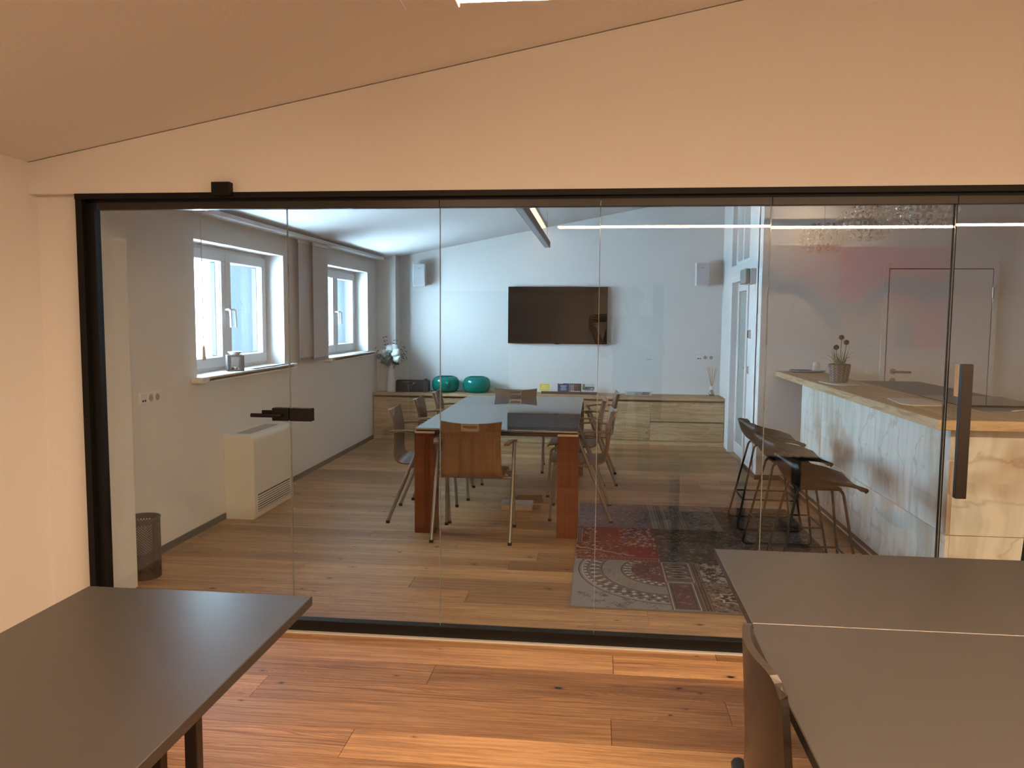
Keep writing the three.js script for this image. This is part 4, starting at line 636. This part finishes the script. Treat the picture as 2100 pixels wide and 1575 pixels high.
// ---------------------------------------------------------------- far wall
{
  const t = thing('television', 'large dark flat television on the far wall', 'television', [-0.482, 1.17, ZF]);
  part('screen', span(-0.60, 0.60, 0.012, 0.688, 0.060, 0.0655, 0.001), M.screen, t, 'dark glossy screen');
  part('bezel', [span(-0.607, 0.607, 0.688, 0.695, 0.03, 0.067, 0.001), span(-0.607, 0.607, 0, 0.012, 0.03, 0.067, 0.001), span(-0.607, -0.60, 0.012, 0.688, 0.03, 0.067, 0.001), span(0.60, 0.607, 0.012, 0.688, 0.03, 0.067, 0.001), span(-0.59, 0.59, 0.02, 0.68, 0.028, 0.06, 0.004)], M.black, t);
  part('sensor', span(-0.03, 0.03, -0.008, 0.001, 0.05, 0.064, 0.002), M.black, t); part('wall_mount', span(-0.2, 0.2, 0.2, 0.45, 0, 0.03, 0.002), M.blackMetal, t);
  part('cable', wire([V(0.60, 0.02, 0.03), V(0.625, -0.01, 0.02), V(0.60, -0.03, 0.01), V(0.56, -0.02, 0.004), V(0.55, 0.05, 0.02)], 0.003, 0.02, false, 6), std({ color: lin(0.5, 0.5, 0.5), roughness: 0.5 }), t);
}
function speaker(label, x, y, turn) {
  const s = thing('wall_speaker', label, 'loudspeaker', [x, y, ZF], 0, 'white wall speakers');
  const b = part('cabinet', box(0.155, 0.275, 0.12, 0, 0, 0.115, 0.008, 'x', 3), M.white, s);
  part('grille', box(0.142, 0.258, 0.006, 0, 0, 0.177, 0.003), std({ color: lin(0.50, 0.51, 0.53), roughness: 0.8 }), b, 'grey cloth grille'); part('nameplate', box(0.034, 0.004, 0.001, 0, 0.075, 0.1808, 0), M.blackMetal, b);
  part('bracket', [span(-0.03, 0.03, -0.05, 0.05, 0, 0.012, 0.002), span(-0.012, 0.012, -0.02, 0.02, 0.01, 0.06, 0.002)], M.white, s);
  b.rotation.y = turn; return s;
}
speaker('white loudspeaker high on the wall beside the pillar', -2.2, 2.0, 0.12); speaker('white loudspeaker high on the wall right of the television', 1.235, 2.015, 0);
function sockets(label, pos, turn, wide) {
  const s = thing('socket_strip', label, 'socket', pos, turn), W = wide;
  part('plate', box(W, 0.08, 0.008, 0, 0, 0.004, 0.003), M.lacquer, s);
  const n = 3, d = 0.071; for (let i = 0; i < n; i++) { const x = -W / 2 + 0.04 + i * d; const f = part('insert', box(0.062, 0.062, 0.006, x, 0, 0.009, 0.004), M.white, s); if (i === 0) { part('jack', box(0.016, 0.012, 0.002, x - 0.012, -0.012, 0.0125, 0), M.black, f); part('jack', box(0.016, 0.012, 0.002, x + 0.012, -0.012, 0.0125, 0), M.black, f); } else { part('socket_well', lathe([[0.021, 0.001], [0.0215, 0.003], [0.0195, 0.003], [0.019, 0.0005], [0, 0.0005]], 24).rotateX(Math.PI / 2).translate(x, 0, 0.012), std({ color: lin(0.35, 0.35, 0.35), roughness: 0.5 }), f); } }
}
sockets('white triple socket strip above the right end of the sideboard', [1.345, 1.02, ZF], 0, 0.29);
sockets('white triple socket strip on the window wall near the pilaster', [XL, 0.99, -0.972], Math.PI / 2, 0.22);
solo('wall_grille', 'thin dark slot in the far wall above the sideboard', 'slot', span(-0.035, 0.035, 0, 0.006, 0, 0.003, 0.001), M.grille, [0.64, 0.985, ZF]);
// ---------------------------------------------------------------- side wall and kitchen wall fittings
{
  const e = thing('emergency_light', 'boxy emergency light above the glazed door', 'lamp', [XR, 1.90, -4.36]);
  part('housing', box(0.05, 0.15, 0.30, -0.025, 0, 0, 0.006, 'z', 2), M.lacquer, e); part('cover', box(0.05, 0.145, 0.28, -0.075, 0, 0, 0.012, 'z', 2), phys({ color: lin(0.42, 0.48, 0.46), roughness: 0.25, transmission: 0.4, thickness: 0 }), e, 'greenish ribbed cover');
  const th = thing('thermostat', 'small white thermostat with a black face on the side wall', 'thermostat', [XR, 1.345, -4.42]);
  part('case', box(0.022, 0.085, 0.085, -0.011, 0, 0, 0.004), M.white, th); part('face', box(0.003, 0.075, 0.05, -0.0235, 0, 0.012, 0.001), M.black, th, 'black display');
  const sw = thing('rocker_switch', 'slim light switch on the side wall below the thermostat', 'switch', [XR, 0.99, -4.44]);
  part('plate', box(0.008, 0.085, 0.045, -0.004, 0, 0, 0.002), M.lacquer, sw); part('rocker', box(0.006, 0.07, 0.03, -0.010, 0, 0, 0.002), M.grey, sw);
  const ks = thing('light_switch', 'white double light switch beside the kitchen door', 'switch', [2.453, 1.033, ZK]);
  part('plate', box(0.085, 0.085, 0.008, 0, 0, 0.004, 0.003), M.lacquer, ks); for (const s of [-1, 1]) part('rocker', box(0.03, 0.06, 0.006, s * 0.0155, 0, 0.010, 0.002), M.white, ks);
}
// ---------------------------------------------------------------- window wall: curtain, fan coil, burner, basket
{
  const r = thing('curtain_rail', 'white three-channel curtain rail along the ceiling edge', 'curtain rail', [-2.60, 2.165, -3.65]);
  for (const x of [-0.035, 0, 0.035]) part('channel', [span(x - 0.013, x + 0.013, 0.006, 0.03, -2.15, 2.17, 0.001, 'z'), span(x - 0.013, x - 0.009, 0, 0.006, -2.15, 2.17, 0, 'z'), span(x + 0.009, x + 0.013, 0, 0.006, -2.15, 2.17, 0, 'z')], M.white, r);
  for (const z of [-2.0, -0.7, 0.7, 2.0]) part('bracket', span(-0.11, 0.03, 0.028, 0.036, z - 0.015, z + 0.015, 0.001), M.alu, r);
  const pan = (label, x, z0, z1, y0) => { const c = thing('hanging_curtain', label, 'curtain', [x, 0, (z0 + z1) / 2], 0, 'grey hanging curtain panels'); const w = (z1 - z0); part('fabric', sheet((u, v) => V(0.003 * Math.sin(u * 7 + 1), y0 + (2.165 - y0) * v, (u - 0.5) * w), 12, 10, 0.0016), M.curtain, c); part('weight_bar', span(-0.005, 0.005, y0 - 0.004, y0 + 0.028, -w / 2, w / 2, 0.002, 'z'), M.grey, c); part('carrier', span(-0.006, 0.006, 2.135, 2.165, -w / 2, w / 2, 0.002, 'z'), M.white, c); };
  pan('grey translucent curtain panel nearer the first window', -2.635, -3.68, -3.26, 1.085); pan('grey translucent curtain panel overlapping towards the second window', -2.60, -3.92, -3.52, 1.075);
  const wd = thing('curtain_wand', 'thin clear pull wand with a white grip hanging before the first window', 'pull wand', [-2.615, 1.19, -1.50]);
  part('rod', rod(V(0, 0.08, 0), V(0, 0.975, 0), 0.003, 0.003, 8), M.lacquer, wd); part('grip', lathe([[0, 0], [0.012, 0], [0.0125, 0.004], [0.009, 0.085], [0.004, 0.1], [0, 0.1]], 16), M.lacquer, wd, 'white plastic grip');
}
{
  const f = thing('fan_coil', 'cream floor-standing fan coil heater under the first window', 'heater', [XL, 0, -2.28]);
  const L = 0.37; const s = new THREE.Shape(); s.moveTo(0.006, 0.0); s.lineTo(0.205, 0.0); s.quadraticCurveTo(0.225, 0.0, 0.225, 0.02); s.lineTo(0.225, 0.10); s.lineTo(0.225, 0.57); s.quadraticCurveTo(0.225, 0.612, 0.185, 0.612); s.lineTo(0.006, 0.612); s.closePath();
  const g = new THREE.ExtrudeGeometry(s, { depth: 2 * L - 0.012, bevelEnabled: true, bevelSize: 0.006, bevelThickness: 0.006, bevelSegments: 3, curveSegments: 10 }); g.translate(0, 0, -L + 0.006); const body = part('casing', metreUV(g, 'z'), M.radiator, f);
  const tg = []; for (let i = 0; i < 12; i++) tg.push(span(0.055, 0.155, 0.618, 0.622, -0.25 + i * 0.042, -0.25 + i * 0.042 + 0.034, 0)); part('top_grille', [span(0.05, 0.16, 0.6175, 0.619, -0.26, 0.26, 0), ...tg], M.grille, body, 'grey outlet grille');
  part('grille_recess', span(0.2285, 0.2322, 0.045, 0.175, -0.30, 0.31, 0.001, 'z'), std({ color: lin(0.03, 0.03, 0.03), roughness: 0.8 }), body);
  for (let i = 0; i < 7; i++) part('grille_slat', span(0.230, 0.2365, 0.05 + i * 0.0175, 0.0595 + i * 0.0175, -0.302, 0.312, 0.001, 'z'), M.radiator, body);
}
{
  const o = thing('oil_burner', 'dark ceramic oil burner with a white dish on the window sill', 'burner', [XL + 0.0, 1.076, -2.13], -1.0);
  const dk = std({ color: lin(0.055, 0.05, 0.05), roughness: 0.6 });
  part('stand', [span(-0.055, 0.055, 0, 0.012, -0.06, 0.06, 0.002), span(-0.055, 0.055, 0.108, 0.12, -0.06, 0.06, 0.002), span(-0.055, 0.055, 0.012, 0.108, -0.06, -0.034, 0.002), span(-0.055, 0.055, 0.012, 0.108, 0.034, 0.06, 0.002)], dk, o);
  part('dish', lathe([[0, 0.12], [0.03, 0.12], [0.052, 0.145], [0.049, 0.146], [0.028, 0.127], [0, 0.125]], 28), M.white, o, 'shallow white dish'); part('tealight', cyl(0.02, 0.02, 0.016, 0, 0.02, 0, 20), M.alu, o);
}
{
  const b = thing('waste_basket', 'dark perforated metal waste basket behind the pilaster', 'basket', [-2.555, 0, -0.63]);
  const R = 0.092, H = 0.345, n = 72, rows = 46, pos = [], nor = [], quad = (a0, a1, y0, y1) => { for (const [r, s] of [[R, 1], [R - 0.0012, -1]]) { const P = [[a0, y0], [a1, y0], [a1, y1], [a0, y1]], o = s > 0 ? [0, 2, 1, 0, 3, 2] : [0, 1, 2, 0, 2, 3]; for (const k of o) { const [a, y] = P[k]; pos.push(r * Math.sin(-a), y, r * Math.cos(-a)); nor.push(s * Math.sin(-a), 0, s * Math.cos(-a)); } } };
  for (let j = 0; j < rows; j++) for (let i = 0; i < n; i++) { const a0 = i / n * 6.28319, a1 = (i + 1) / n * 6.28319, y0 = j / rows * H, y1 = (j + 1) / rows * H; const zone = (j > 4 && j < 9) || (j > 12 && j < 42); const patch = (i % 18) > 3; if (zone && patch && ((i + j) % 2)) { const q = (a1 - a0) * 0.1; quad(a0, a0 + q, y0, y1); quad(a1 - q, a1, y0, y1); } else quad(a0, a1, y0, y1); }
  const g = new THREE.BufferGeometry(); g.setAttribute('position', new THREE.Float32BufferAttribute(pos, 3)); g.setAttribute('normal', new THREE.Float32BufferAttribute(nor, 3));
  const mm = std({ color: lin(0.045, 0.040, 0.036), roughness: 0.45, metalness: 0.4 }); part('perforated_wall', g, mm, b); part('bottom', cyl(R, R, 0.006, 0, 0.003, 0, 40), mm, b); part('rim', lathe([[R - 0.003, H - 0.004], [R + 0.0025, H - 0.004], [R + 0.0025, H + 0.003], [R - 0.003, H + 0.003], [R - 0.003, H - 0.004]], 48), mm, b);
}
// ---------------------------------------------------------------- far ceiling lamps
{
  const p = thing('linear_pendant', 'unlit grey linear pendant above the glass table', 'lamp', [-0.54, 2.235, -3.2]);
  part('housing', span(-0.03, 0.03, 0, 0.065, -1.78, 1.5, 0.003, 'z'), M.grey, p); part('end_cap', span(-0.03, 0.03, 0, 0.065, -1.784, -1.78, 0), M.white, p); part('cover', span(-0.022, 0.022, -0.001, 0.002, -1.77, 1.48, 0, 'z'), std({ color: lin(0.45, 0.46, 0.47), roughness: 0.5 }), p);
  for (const z of [-1.72, 1.3]) part('suspension_wire', rod(V(0, 0.065, z), V(0, ceilY(-0.54) - 2.235, z), 0.0016, 0.0016, 6), M.steel, p);
  const y = ceilY(-0.67); const s = thing('ceiling_light_strip', 'warm lit strip lamp set along the meeting room ceiling', 'lamp', [-0.67, y, -5.3]);
  const tilt = Math.atan(0.192);
  const h = part('trim', span(-0.045, 0.045, -0.004, 0.004, -0.9, 0.9, 0.001, 'z'), M.white, s); h.rotation.z = tilt;
  const d = part('diffuser', span(-0.036, 0.036, -0.006, -0.0035, -0.89, 0.89, 0, 'z'), std({ color: lin(0.9, 0.8, 0.65), emissive: lin(1, 0.62, 0.36), emissiveIntensity: 1.6 }), s, 'warm glowing cover'); d.rotation.z = tilt;
  const l = new THREE.RectAreaLight(lin(1, 0.62, 0.36), 1.6, 0.07, 1.78); l.position.set(-0.67, y - 0.012, -5.3); l.rotation.x = -Math.PI / 2; l.name = 'ceiling_strip_light'; scene.add(l);
}
// ---------------------------------------------------------------- behind the camera, seen mirrored in the glass
{
  const w = thing('wardrobe', 'dark low wardrobe on the wall behind the photographer', 'wardrobe', [-1.8, 0, ZB - 0.28]);
  const dk = std({ color: lin(0.02, 0.019, 0.019), roughness: 0.5 });
  part('body', span(-0.62, 0.62, 0, 1.82, -0.25, 0.28, 0.003, 'y'), dk, w); for (const s of [-1, 1]) { const d = part('door', span(s > 0 ? 0.002 : -0.618, s > 0 ? 0.618 : -0.002, 0.06, 1.81, -0.272, -0.251, 0.002, 'y'), dk, w); part('handle', span(s * 0.05 - 0.006, s * 0.05 + 0.006, 0.85, 1.05, -0.295, -0.272, 0.002), M.nickel, d); }
  const art = (fn) => tex(512, 512, fn);
  const wob = (u, v, s) => fbm(u * 3, v * 3, s, 5) - 0.5;
  const A = art((u, v) => { const n = wob(u, v, 200), m = wob(u * 2, v * 2, 210); const ridge = v - (0.92 - 0.62 * u + n * 0.35); let c = [0.74, 0.71, 0.62]; if (ridge > 0.12) c = mix3(c, [0.75, 0.55, 0.47], clamp((u - 0.3 + n) * 1.4)); if (ridge > 0.2 && u < 0.55) c = mix3(c, [0.80, 0.77, 0.66], 0.6); const k = clamp(1 - Math.abs(ridge + 0.02) / (0.13 + m * 0.15)); c = mix3(c, [0.29, 0.28, 0.26], k); if (ridge < -0.12) c = mix3([0.78, 0.74, 0.67], [0.86, 0.83, 0.77], clamp(0.5 + m * 2)); const line = Math.abs(v - 0.2 - 0.5 * u * u - m * 0.3); if (line < 0.006 && ridge < 0) c = mix3(c, [0.4, 0.36, 0.34], 0.7); return c; });
  const B = art((u, v) => { const n = wob(u, v, 300), m = wob(u * 2, v * 2, 310); let c = mix3([0.80, 0.29, 0.20], [0.86, 0.38, 0.26], clamp(0.5 + n * 2)); c = mix3(c, [0.62, 0.27, 0.24], clamp((0.28 - Math.abs(u - 0.12)) * 2 * clamp(v * 2 - 0.8))); const low = v - (0.40 + n * 0.25 + 0.12 * Math.sin(u * 5)); if (low < 0.06) c = mix3(c, [0.78, 0.62, 0.30], clamp((0.06 - low) * 8)); if (low < -0.05) c = mix3(c, [0.80, 0.74, 0.62], clamp((-0.05 - low) * 5)); const k = clamp(1 - Math.abs(v - 0.48 - 0.16 * u * u - n * 0.3 + 0.06 * Math.sin(u * 9)) / (0.05 + 0.13 * clamp(u * 1.4 - 0.3))); c = mix3(c, [0.30, 0.27, 0.25], k * 0.95); if (u > 0.68 + n * 0.2 && v < 0.30 + n * 0.3) c = [0.86, 0.34, 0.24]; if (u > 0.52 + n * 0.2 && u < 0.70 + n * 0.2 && v < 0.27 + m * 0.2) c = [0.55, 0.40, 0.33]; return c; });
  const canvas = (label, x0, x1, y0, y1, t) => { const p = thing('painting', label, 'painting', [(x0 + x1) / 2, y0, ZB - 0.022], 0, 'two abstract canvases'); const w2 = (x1 - x0) / 2, h = y1 - y0; const g = new THREE.BoxGeometry(2 * w2, h, 0.035); g.translate(0, h / 2, -0.0175); const q = g.attributes.position, uv = g.attributes.uv; for (let i = 0; i < q.count; i++) uv.setXY(i, (q.getX(i) + w2) / (2 * w2), q.getY(i) / h); part('canvas', g, std({ map: t, roughness: 0.7 }), p); };
  canvas('abstract grey and cream canvas mirrored in the glass', 1.66, 3.075, 1.15, 2.45, A); canvas('abstract red and orange canvas mirrored in the glass', 3.085, 4.39, 1.15, 2.43, B);
}
// ---------------------------------------------------------------- the photographer, seen only mirrored in the glass
{
  const smin = (a, b, k) => { const h = clamp(0.5 + 0.5 * (b - a) / k); return b + (a - b) * h - k * h * (1 - h); };
  const cap = (p, a, b, ra, rb) => { const dx = b[0] - a[0], dy = b[1] - a[1], dz = b[2] - a[2], t = clamp(((p[0] - a[0]) * dx + (p[1] - a[1]) * dy + (p[2] - a[2]) * dz) / (dx * dx + dy * dy + dz * dz)); return Math.hypot(p[0] - a[0] - dx * t, p[1] - a[1] - dy * t, p[2] - a[2] - dz * t) - (ra + (rb - ra) * t); };
  const ell = (p, c, r) => { const k = Math.hypot((p[0] - c[0]) / r[0], (p[1] - c[1]) / r[1], (p[2] - c[2]) / r[2]); return (k - 1) * Math.min(...r); };
  function mesh(fn, c, half, res, color) {
    const mc = new MarchingCubes(res, new THREE.MeshBasicMaterial(), false, false, 160000); mc.isolation = 0; mc.reset ? mc.reset() : 0; const f = mc.field, h = res / 2;
    for (let k = 0; k < res; k++) for (let j = 0; j < res; j++) for (let i = 0; i < res; i++) f[i + j * res + k * res * res] = -fn([c[0] + (i - h) / h * half, c[1] + (j - h) / h * half, c[2] + (k - h) / h * half]);
    mc.update(); const n = mc.count - mc.count % 3, P = new Float32Array(n * 3), N = new Float32Array(n * 3), C = new Float32Array(n * 3), e = half / res;
    for (let i = 0; i < n; i++) for (let a = 0; a < 3; a++) P[3 * i + a] = c[a] + mc.positionArray[3 * i + a] * half;
    for (let i = 0; i < n; i++) { const p = [P[3 * i], P[3 * i + 1], P[3 * i + 2]], g = [0, 1, 2].map((a) => { const q = [...p], r = [...p]; q[a] += e; r[a] -= e; return fn(q) - fn(r); }), l = Math.hypot(...g) || 1; for (let a = 0; a < 3; a++) N[3 * i + a] = g[a] / l; const col = color(p); C.set(col, 3 * i); }
    for (let i = 0; i < n; i += 3) { const A = V(...P.slice(3 * i, 3 * i + 3)), B = V(...P.slice(3 * i + 3, 3 * i + 6)), D = V(...P.slice(3 * i + 6, 3 * i + 9)); if (B.clone().sub(A).cross(D.clone().sub(A)).dot(V(N[3 * i], N[3 * i + 1], N[3 * i + 2])) < 0) for (const X of [P, N, C]) for (let a = 0; a < 3; a++) { const t = X[3 * i + 3 + a]; X[3 * i + 3 + a] = X[3 * i + 6 + a]; X[3 * i + 6 + a] = t; } }
    const g = new THREE.BufferGeometry(); g.setAttribute('position', new THREE.BufferAttribute(P, 3)); g.setAttribute('normal', new THREE.BufferAttribute(N, 3)); g.setAttribute('color', new THREE.BufferAttribute(C, 3)); return g;
  }
  // local frame: feet at the origin, facing -z, his left = -x
  const sk = [0.22, 0.125, 0.085], shirt = [0.045, 0.05, 0.056], jeans = [0.04, 0.05, 0.075], shoe = [0.03, 0.03, 0.03], hair = [0.02, 0.014, 0.01];
  const LS = [-0.19, 1.42, 0], LE = [-0.26, 1.16, -0.12], LW = [-0.375, 1.40, -0.315], RS = [0.19, 1.42, 0], RE = [0.25, 1.18, -0.18], RW = [-0.13, 1.42, -0.33];
  const torso = (p) => { let d = ell(p, [0, 1.28, 0], [0.20, 0.22, 0.115]); d = smin(d, ell(p, [0, 1.05, 0], [0.165, 0.20, 0.11]), 0.08); d = smin(d, ell(p, [0, 0.93, 0.01], [0.175, 0.13, 0.12]), 0.06); d = smin(d, cap(p, [-0.15, 1.43, 0], [0.15, 1.43, 0], 0.06, 0.06), 0.06); return smin(d, cap(p, [0, 1.42, 0.01], [0, 1.56, -0.015], 0.062, 0.055), 0.04); };
  const limbs = (p) => { let d = 9; for (const s of [-1, 1]) { let l = smin(cap(p, [s * 0.095, 0.9, 0], [s * 0.11, 0.5, -0.01], 0.088, 0.06), cap(p, [s * 0.11, 0.5, -0.01], [s * 0.115, 0.09, 0.02], 0.058, 0.04), 0.03); l = smin(l, cap(p, [s * 0.115, 0.05, 0.03], [s * 0.125, 0.035, -0.15], 0.042, 0.036), 0.03); d = Math.min(d, l); } return d; };
  const arms = (p) => { const a = smin(cap(p, LS, LE, 0.052, 0.043), cap(p, LE, LW, 0.042, 0.029), 0.02), b = smin(cap(p, RS, RE, 0.052, 0.043), cap(p, RE, RW, 0.042, 0.029), 0.02); return Math.min(a, b); };
  const body = (p) => smin(smin(torso(p), limbs(p), 0.04), arms(p), 0.03);
  const bodyCol = (p) => p[1] < 0.09 ? shoe : p[1] < 0.92 && Math.abs(p[0]) < 0.24 && p[2] > -0.2 ? jeans : (p[1] > 1.47 && Math.abs(p[0]) < 0.09) ? sk : (arms(p) < torso(p) - 0.01 && (cap(p, LE, LW, 0.05, 0.03) < 0.012 || cap(p, RE, RW, 0.05, 0.03) < 0.012)) ? sk : shirt;
  const bodyG = mesh(body, [0, 0.78, -0.06], 0.86, 90, bodyCol);
  // head: turned towards the phone on his left and a little down
  const yaw = 0.75, pit = -0.18, hc = [0.0, 1.655, -0.03];
  const toH = (p) => { let x = p[0] - hc[0], y = p[1] - hc[1], z = p[2] - hc[2]; const c = Math.cos(yaw), s = Math.sin(yaw); const x2 = c * x - s * z, z2 = s * x + c * z; const c2 = Math.cos(pit), s2 = Math.sin(pit); return [x2, c2 * y + s2 * z2, -s2 * y + c2 * z2]; };
  const head = (q) => { const p = toH(q); let d = ell(p, [0, 0.03, 0.005], [0.074, 0.094, 0.094]); d = smin(d, ell(p, [0, -0.045, -0.025], [0.056, 0.075, 0.066]), 0.04); d = smin(d, ell(p, [0, -0.095, -0.058], [0.026, 0.02, 0.024]), 0.03); d = smin(d, cap(p, [0, 0.02, -0.086], [0, -0.022, -0.108], 0.009, 0.014), 0.012); for (const s of [-1, 1]) { d = smin(d, ell(p, [s * 0.03, 0.028, -0.083], [0.02, 0.006, 0.01]), 0.01); d = -smin(-d, ell(p, [s * 0.03, 0.008, -0.094], [0.014, 0.008, 0.010]), 0.008); d = smin(d, ell(p, [s * 0.03, 0.006, -0.078], [0.012, 0.010, 0.011]), 0.004); d = smin(d, ell(p, [s * 0.075, -0.005, 0.012], [0.010, 0.031, 0.019]), 0.008); } d = smin(d, ell(p, [0, -0.058, -0.088], [0.024, 0.006, 0.008]), 0.006); d = smin(d, ell(p, [0, -0.069, -0.086], [0.02, 0.007, 0.008]), 0.005); return smin(d, cap(q, [0, 1.5, 0.0], [0, 1.6, -0.02], 0.055, 0.052), 0.03); };
  const headCol = (q) => { const p = toH(q); for (const s of [-1, 1]) if (Math.hypot(p[0] - s * 0.03, p[1] - 0.006) < 0.0065 && p[2] < -0.08) return [0.02, 0.015, 0.012]; if (Math.abs(p[1] + 0.063) < 0.008 && Math.abs(p[0]) < 0.022 && p[2] < -0.085) return [0.38, 0.15, 0.12]; return sk; };
  const headG = mesh(head, [0, 1.655, -0.03], 0.16, 72, headCol);
  const hairF = (q) => { const p = toH(q), s = head(q) - 0.008; const cut = Math.max(-(p[1] - 0.03 + 0.55 * (p[2] + 0.02)), -(p[2] + 0.075 - (p[1] > 0.07 ? 0.2 : 0)), p[2] - 0.2); return Math.max(s, cut, -(p[1] + 0.07)); };
  const hairG = mesh(hairF, [0, 1.66, -0.03], 0.16, 56, () => hair);
  // hands: palm and five bent fingers around the ends of the phone
  const ph = [-0.30, 1.485, -0.375];                               // phone centre in local space
  function hand(W, s) {                                            // s = +1: grips the end on his left (-x), -1: the other end
    const ex = ph[0] - s * 0.072, palm = [ex - s * 0.012, ph[1] - 0.03, ph[2] + 0.028]; const F = [];
    [[0.046, 0.0085], [0.022, 0.009], [-0.002, 0.0088], [-0.024, 0.0075]].forEach(([y, r], i) => { const L = [0.9, 1, 0.95, 0.78][i]; const k0 = [palm[0] - s * 0.012, palm[1] + y, palm[2] - 0.004], k1 = [ex - s * 0.016, palm[1] + y + 0.006, ph[2] - 0.012], k2 = [ex + s * 0.012 * L, palm[1] + y + 0.006, ph[2] - 0.024], k3 = [ex + s * 0.032 * L, palm[1] + y + 0.002, ph[2] - 0.018]; F.push([k0, k1, r + 0.001, r], [k1, k2, r, r - 0.0006], [k2, k3, r - 0.0006, r - 0.0016]); });
    const t0 = [palm[0] + s * 0.008, palm[1] - 0.012, palm[2] + 0.004], t1 = [ex + s * 0.012, palm[1] + 0.022, ph[2] + 0.022], t2 = [ex + s * 0.028, palm[1] + 0.045, ph[2] + 0.016];
    F.push([t0, t1, 0.0125, 0.0105], [t1, t2, 0.0105, 0.0088]);
    const fn = (p) => { let d = ell(p, palm, [0.022, 0.046, 0.028]); d = smin(d, cap(p, W, [palm[0], palm[1] - 0.03, palm[2] + 0.006], 0.027, 0.024), 0.02); let g = 9; for (const f of F) g = Math.min(g, cap(p, ...f)); return smin(d, g, 0.006); };
    return mesh(fn, [palm[0], palm[1] + 0.0, palm[2] - 0.01], 0.12, 60, () => sk);
  }
  const m = thing('person', 'person in a dark shirt holding up a phone, mirrored in the glass', 'person', [0.335, 0, 3.935]);
  const vc = std({ color: lin(1, 1, 1), vertexColors: true, roughness: 0.75 });
  const join = (L) => { const g = mergeGeometries(L); return g; };
  part('body', join([bodyG, headG, hand(LW, 1), hand(RW, -1)]), vc, m); part('hair', hairG, vc, m, 'short dark hair');
  const pn = thing('smartphone', 'black smartphone held sideways by the person, mirrored in the glass', 'phone', [0.335 + ph[0], ph[1], 3.935 + ph[2] + 0.0]);
  part('case', box(0.15, 0.073, 0.008, 0, 0, 0, 0.003, 'x', 2), M.black, pn); part('lens_block', box(0.03, 0.03, 0.003, 0.055, 0.017, -0.0052, 0.001), M.screen, pn);
}

renderer.render(scene, camera);
